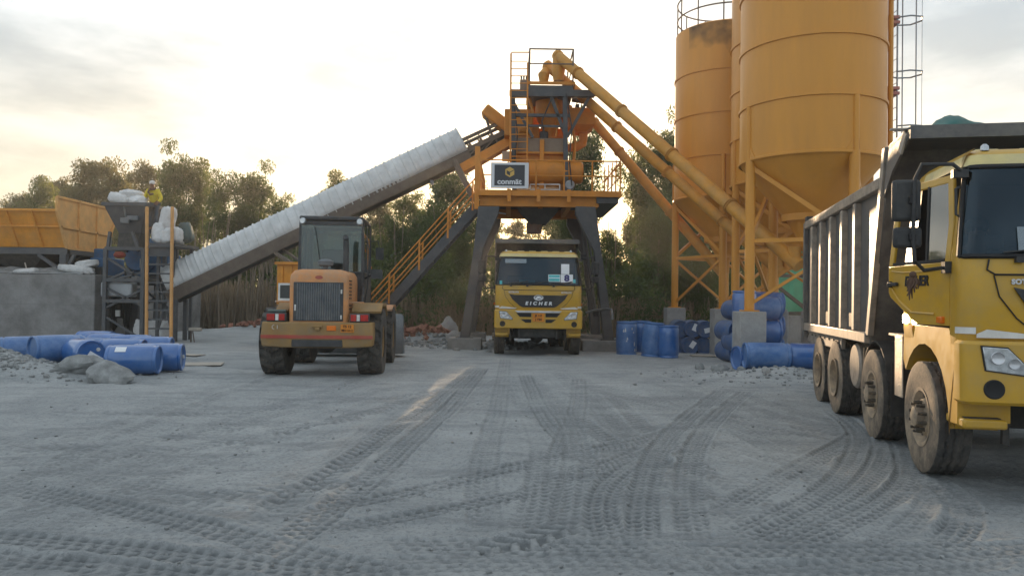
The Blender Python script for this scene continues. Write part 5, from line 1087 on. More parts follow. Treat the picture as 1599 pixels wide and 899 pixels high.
# ------------------------------------------------------------ control cabin behind the loader
CBN = thing('control_cabin', 'orange control cabin with a pale framed window behind the loader', 'cabin', tuple(P(500, 545, 22.5)))
a = P(433, 413, 22.5); c = P(552, 530, 22.5); b = MB(); b.bb((a.x, 22.5, .12), (c.x, 24.9, a.z)); wl = b.build('wall', 'bin_orange', CBN)
for k in range(9): b = MB(); x = a.x + .12 + (c.x - a.x - .2) * k / 8; b.bb((x, 22.46, 1.75), (x + .06, 22.5, a.z - .03)); b.build('wall_rib', 'bin_orange', wl)
b = MB(); b.bb((a.x - .05, 22.4, a.z), (c.x + .05, 25, a.z + .08)); b.build('roof', 'plant_orange', CBN)
w0 = P(438, 445, 22.46); w1 = P(480, 466, 22.46); b = MB(); b.bb((w0.x - .06, 22.44, w1.z - .06), (w1.x, 22.46, w0.z + .06)); wf = b.build('window', 'white_paint', CBN)
b = MB(); b.bb((w0.x, 22.43, w1.z), (w1.x - .06, 22.445, w0.z)); 
mat('window_dark', (.03, .035, .032), .15); b.build('pane', 'window_dark', wf)
b = MB(); b.bb((w0.x - .1, 22.3, w1.z - .12), (w1.x, 22.46, w1.z - .07)); b.build('window_sill', 'white_paint', wf)
b = MB(); b.bb((a.x + .02, 22.45, .14), (c.x, 22.49, w1.z - .18)); b.build('lower_panel', 'mixer_top', wl)
# ------------------------------------------------------------ left side: wall, aggregate bin, bag hopper, ladder tower
WY = 26.3; wr = P(147, 500, WY).x; wt = P(100, 428, WY).z
nx_, nz_ = 150, 20; b = MB()
b.bb((-48, WY, -.3), (wr, WY + 9, wt)); wm = mat('wall_concrete', (.27, .26, .25), .9, dirt=(.11, .105, .10), damt=.55, dscale=1.1, bump=.5, bscale=14)
nt = wm.node_tree; L = nt.links.new; br = nd(nt, 'ShaderNodeTexBrick'); br.inputs['Scale'].default_value = 1; br.inputs['Mortar Size'].default_value = .012; br.inputs['Brick Width'].default_value = 2.4; br.inputs['Row Height'].default_value = 1.2; br.offset = 0
tc = nd(nt, 'ShaderNodeTexCoord'); sp_ = nd(nt, 'ShaderNodeSeparateXYZ'); cb_ = nd(nt, 'ShaderNodeCombineXYZ'); L(tc.outputs['Object'], sp_.inputs[0]); L(sp_.outputs[0], cb_.inputs[0]); L(sp_.outputs[2], cb_.inputs[1]); L(cb_.outputs[0], br.inputs['Vector'])
bs_ = nt.nodes['Principled BSDF']; old = bs_.inputs['Base Color'].links[0].from_socket; m6 = nd(nt, 'ShaderNodeMix', data_type='RGBA'); mm = nd(nt, 'ShaderNodeMath', operation='MULTIPLY'); L(br.outputs['Fac'], mm.inputs[0]); mm.inputs[1].default_value = .18; L(mm.outputs[0], m6.inputs[0]); L(old, m6.inputs[6]); m6.inputs[7].default_value = (.09, .085, .08, 1); L(m6.outputs[2], bs_.inputs['Base Color'])
wl = b.build('retaining_wall', 'wall_concrete', None, bevel=.03); tag(wl, 'long weathered concrete wall of the loading ramp under the orange bin', 'wall')
b = MB(); g = random.Random(9); xs_ = [-48 + k * .35 for k in range(int((wr + 48) / .35))]
r0 = []; 
yy = [WY - .02, WY + .25, WY + .7, WY + 1.4, WY + 2.4, WY + 9]
for j, y in enumerate(yy):
    r0.append([(x + g.uniform(-.1, .1), y + (g.uniform(-.03, .06) if j < 2 else 0), wt + (.012 if j == 0 else (.06 + .22 * (j > 1) * g.random() + .06 * g.random()))) for x in xs_])
for r in r0: b.v += r
m_ = len(xs_); b.f = [(j * m_ + k, j * m_ + k + 1, (j + 1) * m_ + k + 1, (j + 1) * m_ + k) for j in range(len(yy) - 1) for k in range(m_ - 1)]
tag(b.build('ramp_fill', 'stone_dark', smooth=60), 'grey earth and grit heaped along the top of the concrete wall', 'earth', kind='structure')
for (px0, py0, px1, py1) in ((56, 470, 56.8, 528),): pass
BN = thing('aggregate_bin', 'long orange aggregate bin on dark steel legs standing on the concrete wall', 'aggregate bin', (-16, 28, wt))
yn, yf = 27.0, 29.6; zb_ = P(60, 386, yn).z; zt_ = P(60, 327, yn - .5).z; xe = P(101, 384, yn).x; x0 = -30.
b = MB(); b.add([(x0, yn - .55, zt_), (xe, yn - .55, zt_), (xe, yn, zb_), (x0, yn, zb_)], [(0, 1, 2, 3)]); b.add([(x0, yn - .55 + .03, zt_), (xe, yn - .52, zt_), (xe, yn + .03, zb_), (x0, yn + .03, zb_)], [(3, 2, 1, 0)]); sp = b.build('side_panel', 'bin_orange', BN)
def onp(x, t, out=.03): return V((x, yn - .55 * t - out, zb_ + (zt_ - zb_) * t))
for k in range(14):
    b = MB(); x = xe - .85 - .88 * k; b.beam(onp(x + .12, .02), onp(x, .98), .06, .06); b.build('panel_rib', 'bin_orange', sp)
b = MB(); b.beam(onp(x0, .98, .04), onp(xe, .98, .04), .08, .08); b.beam(onp(x0, .56), onp(xe, .56), .06, .06); b.build('panel_rail', 'bin_orange', sp)
b = MB(); b.bb((x0, yf + .5, zb_), (xe, yf + .55, zt_ + .15)); b.build('back_panel', 'galv', BN)
b = MB(); b.bb((x0, yn - .4, zt_ - .25), (xe, yf + .5, zt_ - .2)); b.build('aggregate_fill', 'stone', BN)
xq = xe
ztop = P(89, 307, yn - .62).z; prof = [(yn, zb_ - .02), (yn - .62, zb_ + (zt_ - zb_) * .95), (yn - .62, ztop), (yf + .55, ztop - .02), (yf + .55, zb_ + (zt_ - zb_) * .85), (yf - .05, zb_ - .02)]
b = MB(); b.prism(prof, 'x', xq, xq + .05); ep = b.build('end_panel', 'bin_pale', BN)
def rail(a, c, n='panel_rib'): b = MB(); b.beam((xq + .07, *a), (xq + .07, *c), .08, .07, up=(1, 0, 0)); b.build(n, 'bin_pale', ep)
for p, q in zip(prof, prof[1:] + prof[:1]): rail(p, q)
for t in (.36, .68):
    y = yn - .62 + (yf - yn + 1.17) * t; rail((y, zb_), (y, ztop))
zc = zb_ + (zt_ - zb_) * .56; rail((yn - .4, zc), (yf + .4, zc - .05))
b = MB(); b.bb((x0, yn - .02, zb_ - .24), (xe + .1, yn + .16, zb_ - .02)); b.bb((x0, yf - .16, zb_ - .24), (xe + .1, yf, zb_ - .02)); b.bb((xe - .05, yn, zb_ - .22), (xe + .1, yf, zb_ - .03)); b.build('base_beam', 'dark_steel', BN)
for x in (xe - .05, xe - 3.6, xe - 7.2):
    for y in (yn + .07, yf - .08):
        b = MB(); b.beam((x, y, wt), (x, y, zb_ - .2), .22, .2); b.beam((x - .9, y, zb_ - .25), (x - .1, y, wt + .15), .12); b.beam((x + .75 if x < xe - 1 else x + .35, y, zb_ - .25), (x + .1, y, wt + .15), .10); b.build('leg', 'dark_steel', BN)
b = MB()
for k in range(4): xx = xe - 1.9 - 2.9 * k; b.loft([[(xx - .45, yn + .6, wt + .2), (xx + .45, yn + .6, wt + .2), (xx + .45, yf - .6, wt + .2), (xx - .45, yf - .6, wt + .2)], [(xx - 1.3, yn + .05, zb_ - .03), (xx + 1.3, yn + .05, zb_ - .03), (xx + 1.3, yf - .05, zb_ - .03), (xx - 1.3, yf - .05, zb_ - .03)]], None, True, False)
b.build('outlet_hopper', 'chassis_black', BN)
b = MB(); b.bb((x0, yf - .3, wt + .02), (xe - .3, yf - .2, zb_ - .2)); b.build('back_sheet', 'black_rubber', BN)
b = MB(); b.beam((xe + .1, yf, zb_ - .1), (xe + .3, yf + .3, wt + .02), .12); b.bb((xe - .4, yn + .3, wt + .02), (xe + 1.1, yn + 1.6, wt + .3)); b.build('feeder_end', 'chassis_black', BN)
def sack(name, c, d, rot, label, m='sack_white', seed=0, group='white sacks'):
    """a filled woven sack: pinched ends, sagging belly"""
    b = MB(); b.ball((0, 0, 0), 1, 34, 22); q = []
    n_ = fbm(np.array([p[0] * 1.3 + seed for p in b.v]), np.array([p[1] * 1.3 + p[2] for p in b.v]), seed, 4, 1.6) - .9 * np.abs(fbm(np.array([p[0] * 2.2 + seed for p in b.v]), np.array([p[1] * 2.2 + 1.7 * p[2] for p in b.v]), seed + 1, 3, 1.9))
    for p, h in zip(b.v, n_):
        s3 = [math.copysign(abs(t) ** .62, t) for t in p]; q.append((s3[0] * d[0] / 2 * (1 + .22 * h), s3[1] * d[1] / 2 * (1 + .22 * h), s3[2] * d[2] / 2 * (1 + .25 * h)))
    b.v = q; o = b.build(name, m, None, smooth=70); o.location = c; o.rotation_euler = rot; return tag(o, label, 'sack', group)
b0 = P(121, 421, 26.75); sack('sack', (b0.x, 26.75, wt + .18), (1.15, .6, .30), (0, .12, .2), 'limp whitish sack lying on the wall top under the bin end', seed=3)
b0 = P(132, 417, 26.9); sack('sack', (b0.x, 27.0, wt + .38), (.75, .5, .28), (0, -.2, .5), 'crumpled whitish sack on top of the limp sack at the wall end', seed=5)
b0 = P(42, 424, 26.6); sack('sack', (b0.x, 26.6, wt + .10), (.8, .4, .2), (0, -.1, .1), 'flat pale sack half buried in grit on the wall top below the orange bin', seed=6)
b = MB(); q = P(44, 420, 26.5); b.rod((q.x, 26.5, wt), (q.x - .12, 26.5, wt + .38), .02, 6); tag(b.build('wooden_stake', 'plywood'), 'short wooden stake stuck in the grit on the wall top', 'stake')
# bag hopper
HY = 26.0
BH = thing('bag_hopper', 'dark grey bag emptying hopper on a braced steel frame right of the concrete wall', 'hopper', tuple(P(193, 530, HY)))
def pz(px, py, y=HY): p = P(px, py, y); return p
tl, trr = pz(162, 317), pz(228, 317); bl, br = pz(176, 362), pz(211, 362); nl, nr = pz(174, 388), pz(206, 388)
def ring(a, c, y0, y1): return [(a.x, y0, a.z), (c.x, y0, c.z), (c.x, y1, c.z), (a.x, y1, a.z)]
b = MB(); b.loft([ring(tl, trr, HY, HY + 1.5), ring(pz(164, 326), pz(225, 326), HY + .05, HY + 1.45), ring(bl, br, HY + .4, HY + 1.1)], None, False, False); hp = b.build('hopper_body', 'dark_steel', BH)
b = MB(); 
for a, c in (((tl.x - .06, HY - .05), (trr.x + .06, HY + .02)), ((tl.x - .06, HY + 1.48), (trr.x + .06, HY + 1.55)), ((tl.x - .06, HY), (tl.x + .02, HY + 1.5)), ((trr.x - .02, HY), (trr.x + .06, HY + 1.5))): b.bb((a[0], a[1], tl.z - .08), (c[0], c[1], tl.z + .03))
b.build('rim', 'dark_steel', hp)
b = MB(); m0, m1 = pz(193, 322), pz(194, 340); b.beam((m0.x, HY + .02, m0.z), (m1.x, HY + .12, m1.z), .06); b.box((pz(193, 344).x, HY + .1, pz(193, 344).z), (.30, .14, .2)); b.box((pz(205, 340).x, HY + .12, pz(205, 340).z), (.4, .16, .16)); b.build('vibrator_motor', 'bucket_steel', hp, bevel=.03)
b = MB(); b.loft([ring(bl, br, HY + .4, HY + 1.1), ring(nl, nr, HY + .35, HY + 1.15)], None, False, True); b.build('hopper_neck', 'chassis_black', BH)
fx0, fx1 = pz(165, 400).x, pz(224, 400).x; fz = pz(190, 388).z
for x in (fx0, fx1):
    for y in (HY, HY + 1.6): b = MB(); b.beam((x, y, -.02), (x, y, fz), .12); b.build('leg', 'dark_steel', BH)
for z in (fz, pz(190, 437).z, pz(190, 470).z):
    b = MB(); b.beam((fx0, HY, z), (fx1, HY, z), .11); b.beam((fx0, HY + 1.6, z), (fx1, HY + 1.6, z), .11); b.beam((fx0, HY, z), (fx0, HY + 1.6, z), .1); b.beam((fx1, HY, z), (fx1, HY + 1.6, z), .1); b.build('frame_beam', 'dark_steel', BH)
for a, c in (((166, 402), (222, 436)), ((166, 440), (222, 425)), ((166, 450), (222, 478)), ((166, 480), (222, 452)), ((166, 495), (222, 530)), ((195, 425), (166, 438))): b = MB(); b.beam(pz(*a, HY + .03), pz(*c, HY + .03), .07); b.build('brace', 'dark_steel', BH)
for (px0, px1) in ((196, 214),): b = MB(); b.beam(pz(207, 362, HY + .3), pz(217, 392, HY + .2), .09); b.build('neck_strut', 'dark_steel', BH); b = MB(); b.beam(pz(172, 362, HY + .3), pz(168, 390, HY + .2), .09); b.build('neck_strut', 'dark_steel', BH)
# black sheets and the blue machine behind
b = MB(); g = random.Random(2); pts = []
x0_, x1_ = pz(146, 0, 27.2).x, pz(215, 0, 27.2).x; zt2 = pz(180, 437, 27.2).z
top = [(x0_ + (x1_ - x0_) * k / 30, 27.2 + .14 * math.sin(k * 1.4) + g.uniform(-.04, .04), zt2) for k in range(31)]; bot = [(p[0] + g.uniform(-.03, .03), p[1] + g.uniform(-.1, .1), .25 + .5 * abs(math.sin(k * .35))) for k, p in enumerate(top)]
b.loft([top, [(p[0], p[1] * .5 + q[1] * .5 + g.uniform(-.05, .05), (p[2] + q[2]) / 2) for p, q in zip(top, bot)], bot], lambda i, j: j == 30); o = b.build('rubber_curtain', 'black_rubber', BH, smooth=50, clean=False); o.modifiers.new('thick', 'SOLIDIFY').thickness = .015
b = MB(); b.box(pz(184, 489, 26.95), (.16, .06, .22)); b.build('switch_plate', 'white_paint', BH, bevel=.01)
b = MB(); b.box(pz(186, 452, 26.3), (1.1, .4, .5)); b.build('gearbox', 'galv', BH, bevel=.06)
b = MB(); b.ball(pz(187, 398, 26.4), (.2, .2, .12)); b.build('red_cover', 'loader_red', BH)
BM_ = thing('blue_machine', 'blue steel dosing machine standing behind the bag hopper frame', 'machine', tuple(P(200, 540, 28.0)))
def bx(px0, py0, px1, py1, y0, y1, nm, m='blue_steel', bev=.04): a = P(px0, py0, y0); c = P(px1, py1, y0); b = MB(); b.bb((a.x, y0, c.z), (c.x, y1, a.z)); return b.build(nm, m, BM_, bevel=bev)
bx(140, 402, 168, 458, 27.8, 29.0, 'casing'); bx(146, 388, 160, 404, 27.9, 28.8, 'spout'); bx(198, 392, 232, 432, 27.8, 29.0, 'casing'); bx(206, 370, 226, 394, 27.9, 28.8, 'spout'); bx(224, 396, 262, 428, 27.9, 29.0, 'casing')
bx(214, 430, 262, 446, 27.9, 28.6, 'tray', 'dark_steel'); bx(204, 450, 216, 520, 27.6, 27.9, 'post', 'dark_steel'); bx(240, 430, 247, 520, 28.0, 28.2, 'post', 'dark_steel'); bx(218, 404, 228, 418, 27.2, 27.4, 'nameplate', 'plywood', .01)
b = MB(); b.lathe([(0, 0), (.45, 0), (.5, .1), (.5, .8), (.45, .9), (0, .9)], P(214, 402, 27.4), (0, 1, 0), 22); b.build('motor', 'blue_steel', BM_)
for a, c in (((222, 450), (262, 480)), ((262, 450), (222, 480)), ((222, 490), (262, 525))): b = MB(); b.beam(P(*a, 28), P(*c, 28), .08); b.build('brace', 'dark_steel', BM_)
# ladder tower
LY = 25.1
LT_ = thing('loading_ladder', 'steep steel ladder with two orange poles leading to a small sack platform', 'ladder', tuple(P(249, 537, LY)))
pl0, pl1 = P(229, 526, LY - .2), P(229.5, 325, LY + .5); pr0, pr1 = P(267, 537, LY - .2), P(269, 325, LY + .5)
pl0.z = pr0.z = -.02
for a, c in ((pl0, pl1), (pr0, pr1)): pass
mat('pole_orange', (.60, .29, .085), .5, dirt=(.4, .28, .16), damt=.3)
for a, c in ((pl0, pl1), (pr0, pr1)): b = MB(); b.rod(a, c, .055, 12); b.ball(tuple(c), .058); b.build('pole', 'pole_orange', LT_)
zp = P(249, 379, LY + .3).z
for k in range(11):
    t = (k + .6) / 11 * (zp - 0) ; f = t / pl1.z; a = pl0.lerp(pl1, f); c = pr0.lerp(pr1, f); b = MB(); b.box(((a.x + c.x) / 2, a.y + .12, t), ((c - a).length - .08, .26, .05)); b.build('tread', 'dark_steel', LT_)
a = pl0.lerp(pl1, zp / pl1.z); c = pr0.lerp(pr1, zp / pr1.z); py0, py1 = a.y + .02, a.y + 2.0; pxl, pxr = a.x + .06, c.x - .06
b = MB(); b.bb((pxl - .0, py0, zp - .10), (pxr + .15, py1, zp)); b.build('platform', 'dark_steel', LT_); b = MB(); b.bb((pxl, py0 + .05, zp - .42), (pxr, py0 + .1, zp - .12)); b.build('apron', 'dark_steel', LT_)
for x in (pxl + .1, pxr - .1):
    for y in (py0 + .5, py1 - .05): b = MB(); b.beam((x, y, 0), (x, y, zp - .1), .09); b.build('post', 'dark_steel', LT_)
b = MB(); b.beam((pxl + .1, py0 + .5, .3), (pxr - .1, py0 + .5, 2.2), .06); b.beam((pxr - .1, py0 + .5, .3), (pxl + .1, py0 + .5, 2.2), .06); b.build('brace', 'dark_steel', LT_)
# sacks on the platform (front row as seen, rear row carries the worker)
xm = (pxl + pxr) / 2
sack('sack', (pxl + .20, py0 + .30, zp + .33), (.44, .46, .70), (0, .03, .1), 'plump upright white sack at the left pole of the ladder platform', seed=11, group='sacks on the ladder platform')
sack('sack', (pxr - .10, py0 + .32, zp + .27), (.78, .5, .56), (0, -.12, .05), 'broad white sack lying at the right pole of the ladder platform', seed=13, group='sacks on the ladder platform')
sack('sack', (pxr - .27, py0 + .42, zp + .86), (.50, .36, .82), (.12, .22, .15), 'tall tilted white sack held by the worker on top of the broad one', seed=15, group='sacks on the ladder platform')
sack('sack', (pxr + .16, py0 + .85, zp + .42), (.42, .4, .7), (0, -.25, .1), 'greenish grey sack sticking out behind the right ladder pole', 'sack_green', seed=17, group='sacks on the ladder platform')
sack('sack', (xm - .12, py0 + 1.25, zp + .26), (.85, .8, .56), (0, 0, .2), 'white sack under the feet of the worker', seed=19, group='sacks on the ladder platform')
for k, (px, py, dy, sc_, lab) in enumerate(((190, 312, .5, (.8, .6, .42), 'crumpled white sack at the left of the heap on the hopper'), (207, 308, .7, (.85, .6, .55), 'largest bulging white sack on top of the hopper heap'), (216, 315, .35, (.55, .5, .36), 'folded white sack at the right rim of the hopper'))):
    q = P(px, py, HY + dy); sack('sack', tuple(q), sc_, (.2 * k, .3 - .3 * k, .4 * k), lab, seed=21 + k, group='sacks on the hopper')
for k, (px, lab) in enumerate(((221, 'white sack at the foot of the ladder left of the left pole'), (240, 'white sack standing behind the lowest ladder treads'), (258, 'white sack at the foot of the right ladder pole'))):
    q = P(px, 520, 26.6); sack('sack', (q.x, 26.7, .34), (.55, .5, .75), (0, .1 * k - .1, .3 * k), lab, seed=31 + k, group='sacks at the ladder foot')
# boards on the ground
def board(px, py, size, rot, label, m='plywood', name='board', th=.02, tilt=0):
    q = G(px, py); z = gh(q.x, q.y); b = MB(); b.box((0, 0, th / 2), (size[0], size[1], th)); o = b.build(name, m, None, bevel=.003); o.location = (q.x, q.y, z + .02); o.rotation_euler = (tilt, 0, rot); return tag(o, label, 'board', 'boards lying about')
board(312, 569, (1.0, .75), .25, 'flat pale plywood sheet lying right of the blue barrel pile'); board(298, 556, (.6, .4), -.3, 'smaller pale board lying behind the plywood sheet')
board(85, 521, (1.6, .14), .5, 'brown plank lying on the ground below the concrete wall', th=.05, tilt=.05); board(52, 532, (.7, .1), .8, 'short brown stick of wood near the left barrels', th=.05)
board(1110, 556, (1.2, .3), .03, 'dark flat plank on the ground in front of the middle pedestal', th=.03)
LP = thing('site_lamp', 'small floodlight on a thin post by the dusty path behind the ladder', 'lamp', tuple(P(297, 540, 26.5))); q = P(298, 538, 26.0); b = MB(); b.rod((q.x, 26, -.02), (q.x, 26, P(298, 516, 26).z), .03, 6); b.rod((q.x + .12, 26, -.02), (q.x + .05, 26, .4), .02, 6); b.build('post', 'brown_steel', LP)
b = MB(); b.box(P(305, 514, 26.0), (.40, .2, .12)); b.build('lamp_head', 'plywood', LP, bevel=.03)
# ------------------------------------------------------------ blue plastic barrels
def barrel_meshes():
    b = MB(); r = .29; h = .94
    pr = [(0, .012), (.245, .012), (.262, .0), (.278, .012), (.283, .05), (.287, .10)]
    for z in (.30, .47, .64): pr += [(.292, z - .028), (.298, z - .012), (.298, z + .012), (.292, z + .028)]
    pr = [(0, .035), (.235, .035), (.25, .0), (.276, .0), (.284, .02), (.281, .05), (.268, .068), (.288, .10), (.292, .25), (.294, .47), (.292, .69), (.288, .84), (.268, .872), (.281, .89), (.284, .92), (.276, h), (.25, h), (.236, h - .035), (0, h - .035)]
    b.lathe(pr, n=40); body = b.mesh('body', 32); body.materials.append(M['barrel_blue'])
    b = MB(); b.lathe([(.0, .025), (.034, .025), (.040, 0), (.040, -.01)], (.16, 0, h - .035), n=16); bung = b.mesh('bung', 30); bung.materials.append(M['sack_white'])
    b = MB(); b.lathe([(.0, .018), (.024, .018), (.028, 0), (.028, -.01)], (-.16, 0, h - .035), n=16); plug = b.mesh('plug', 30); plug.materials.append(M['barrel_dusty'])
    return body, bung, plug
BB, BG, BP = barrel_meshes(); BBD = BB.copy(); BBD.materials[0] = M['barrel_dusty']; BBF = BB.copy(); BBF.materials[0] = M['barrel_faded']; gb = random.Random(12)
def barrel(base, rot, label, group, dusty=False, sc_=1., bung=True, paper=None):
    """base = centre of the bottom disc; rot orients the axis (local +z runs to the lid)"""
    T = thing('barrel', label, 'barrel', base, 0, group, local=True); T.rotation_euler = rot; T.scale = (sc_,) * 3
    for nm, me in (('drum', BBD if dusty else (BBF if gb.random() < .4 else BB)),) + ((('bung', BG), ('plug', BP)) if bung and not dusty else ()):
        o = bpy.data.objects.new(nm, me); COL.objects.link(o); o.parent = T
    if paper:       # paper label on the lid or on the side
        b = MB()
        if paper == 'lid': b.box((-.05, -.08, .94 - .031), (.16, .24, .004))
        elif paper == 'lidbig': b.box((-.02, -.10, .94 + .006), (.20, .30, .004), Euler((0, 0, .4)).to_matrix())
        else:
            pts = [(.2965 * math.cos(a), .2965 * math.sin(a)) for a in [R(paper) + .45 * (k / 6 - .5) for k in range(7)]]; b.loft([[(x, y, .56) for x, y in pts] , [(x, y, .76) for x, y in pts]], lambda i, j: j == 6)
        b.build('paper_label', 'paper_white', T, world=False, clean=paper in ('lid', 'lidbig'))
    return T
def lying(px, py_bottom, depth, yaw, label, group, dusty=False, sc_=1., z=None, paper=None, bung=True, mid=True, roll=0.):
    """lying barrel: yaw = heading (deg) of the axis from bottom to lid, 0 = to the right, -90 = towards us; px = picture x of its middle"""
    q = P(px, py_bottom, depth); r = .29 * sc_; zc = (gz(q.x, q.y) if z is None else z) + r; d = V((math.cos(R(yaw)), math.sin(R(yaw)), 0))
    m_ = d.to_track_quat('Z', 'Y').to_matrix() @ Matrix.Rotation(roll, 3, 'Z')
    base = V((q.x, depth, zc)) - d * (.47 * sc_ if mid else 0)
    return barrel(base, m_.to_euler(), label, group, dusty, sc_, bung, paper)
GL = 'blue barrels lying in the left pile'
lying(209, 587, 15.2, -171, 'big glossy blue barrel at the front right of the left pile with a pale sticker', GL, paper=25, roll=.4)
lying(248, 578, 16.0, 12, 'blue barrel just behind the big front one, ending the left pile on the right', GL)
lying(128, 575, 15.7, -40, 'blue barrel with two white bungs and a paper hanging on its lid facing us', GL, paper='lidbig', roll=.6)
lying(88, 572, 15.9, -128, 'blue barrel with its blank base turned to us, left of the papered lid', GL, bung=False)
lying(40, 562, 16.6, -145, 'leftmost blue barrel of the pile, half sunk behind the gravel mound', GL, bung=False)
lying(98, 548, 18.2, -128, 'blue barrel with a round end facing us below the wall, left of the middle row', GL, bung=False)
lying(137, 553, 17.6, -130, 'blue barrel with a round end facing us in the middle of the pile', GL, bung=False)
lying(192, 550, 17.5, 5, 'pale topped blue barrel lying sideways behind the big front one', GL)
lying(150, 527, 21.0, 175, 'rearmost blue barrel of the left pile, in front of the hopper frame', GL)
lying(165, 531, 19.9, 172, 'second rearmost blue barrel, one row before the rearmost', GL)
lying(205, 536, 19.3, -165, 'blue barrel with a visible end lying below the ladder foot', GL, bung=False)
lying(237, 540, 18.6, 10, 'blue barrel at the rear right of the pile, nearest the right ladder pole', GL)
GS = 'blue barrels standing right of the plant'
def standing(px, py, depth, label, tilt=(0, 0, 0), sc_=1.06, z=None, group=GS, dusty=False):
    q = P(px, py, depth); return barrel((q.x, depth, gz(q.x, depth) if z is None else z), tilt, label, group, dusty, sc_, False)
a = standing(978, 553, 22.8, 'scuffed blue barrel standing leftmost under the bent water pipe'); b = MB(); g = random.Random(1)
for k in range(9):
    t0 = R(-75 + g.uniform(-45, 45)); z = g.uniform(.12, .75); h = g.uniform(.04, .14); pts = [(.2962 * math.cos(t), .2962 * math.sin(t)) for t in (t0, t0 + .06, t0 + .12)]; q0 = [(x, y, z) for x, y in pts]; q1 = [(x, y, z + h * f) for (x, y), f in zip(pts, (.5, 1, .4))]; b.add(q0 + q1, [(0, 1, 4, 3), (1, 2, 5, 4)])
b.build('scuff_mark', 'sack_white', a, world=False, clean=False)
standing(1000, 553, 23.9, 'blue barrel standing in the narrow gap behind the leftmost and the tilted one'); standing(1017, 556, 22.2, 'blue barrel leaning slightly to the right between two upright ones', (0, R(4.5), 0)); standing(1044, 558, 21.9, 'blue barrel standing rightmost of the front upright ones', sc_=.98)
GM = 'dusty barrels stacked between the pedestals'
for (px, lev, dy, pap, lab) in ((1062, 0, .25, None, 'dusty blue barrel end in the lower row at the left'), (1074, 0, 0, 'lid', 'dusty blue barrel with a white paper in the lower row'), (1095, 0, .05, None, 'dusty blue barrel in the lower row beside the pedestal'),
    (1059, 1, .3, None, 'dusty blue barrel at the left end of the upper row'), (1078, 1, .1, 'lid', 'dusty blue barrel with a small white mark in the middle of the upper row'), (1097, 1, .0, 'lid', 'dusty blue barrel with a white paper in the upper row beside the pedestal')):
    lying(px, 550, 24.9 + dy, -93, lab, GM, True, .96, z=-.08 + (.53 if lev else 0), paper=pap, roll=random.random() * 6)
GR = 'blue barrels stacked round the pedestal of the nearest silo'
q0 = P(1162, 560, 18.9)
for k, lab in enumerate(('upright blue barrel at the bottom left behind the nearest pedestal', 'upright blue barrel standing on another, left of the nearest pedestal')):
    barrel((q0.x + .02, 19.0, gz(q0.x, 19) + .95 * k), (0, 0, k), lab, GR, False, 1.0, False)
for k, lab in enumerate(('lying blue barrel at the bottom of the stack right of the nearest pedestal', 'lying blue barrel in the second layer right of the nearest pedestal', 'lying blue barrel in the third layer above the nearest pedestal')):
    lying(1187, 560, 19.15, 4, lab, GR, z=.02 + .575 * k)
lying(1192, 560, 19.75, -2, 'blue barrel whose top just shows behind the third layer of the stack', GR, z=1.30); lying(1192, 560, 19.75, -2, 'blue barrel hidden behind the second layer of the stack', GR, z=.72); lying(1192, 560, 19.75, 3, 'blue barrel hidden behind the bottom of the stack', GR, z=.145)
for (px, z, d_, pap, lab) in ((1141, .02, 20.6, None, 'dusty barrel end lying lowest between the two front pedestals'), (1140, .57, 20.5, 'lid', 'dusty barrel end with a white disc of paper between the two front pedestals'), (1150, 1.12, 20.7, None, 'small looking barrel end at the top left of the stack behind the upright ones'), (1152, .30, 20.0, None, 'dusty barrel end low behind the upright barrels')):
    lying(px, 560, d_, -80, lab, GR, True, .95, z=z, paper=pap)
lying(1196, 570, 17.35, -4, 'dented blue barrel lying on the grey spill in front of the nearest pedestal', GR, sc_=1.04); lying(1178, 566, 17.95, 10, 'blue barrel lying right behind the dented one at the pedestal foot', GR, sc_=1.0)
lying(1262, 573, 17.3, 170, 'blue barrel lying alone beside the rear wheel of the right truck', GR)
# green shade net and wall behind the silos
NT = thing('shade_net', 'green shade net hung on a dark frame behind the silos', 'net', tuple(P(1235, 500, 29))); b = MB(); a, c = P(1190, 375, 29), P(1330, 488, 29); n = 24; rows = []
for j in range(9): rows.append([(a.x + (c.x - a.x) * k / n, 29 + .10 * math.sin(k * .9 + j) + .05 * math.sin(k * 2.3), a.z + (c.z - a.z) * j / 8) for k in range(n + 1)])
b.loft(rows, lambda i, j: j == n); o = b.build('net', 'shade_net', NT, smooth=60, clean=False); b = MB()
for p_, q_ in (((1205, 440), (1262, 485)), ((1190, 489), (1330, 489)), ((1190, 430), (1330, 432))): b.beam(P(*p_, 28.7), P(*q_, 28.7), .12)
for px in (1192, 1262, 1330): p = P(px, 489, 28.8); b.beam((p.x, 28.8, 0), (p.x, 28.8, a.z + .1), .10)
b.build('net_frame', 'brown_steel', NT)
b = MB(); a, c = P(1215, 492, 28.2), P(1340, 530, 28.2); b.bb((a.x, 28.2, -.1), (c.x, 28.5, a.z)); tag(b.build('low_wall', 'concrete', None, bevel=.02), 'low brown concrete wall below the green shade net', 'wall')
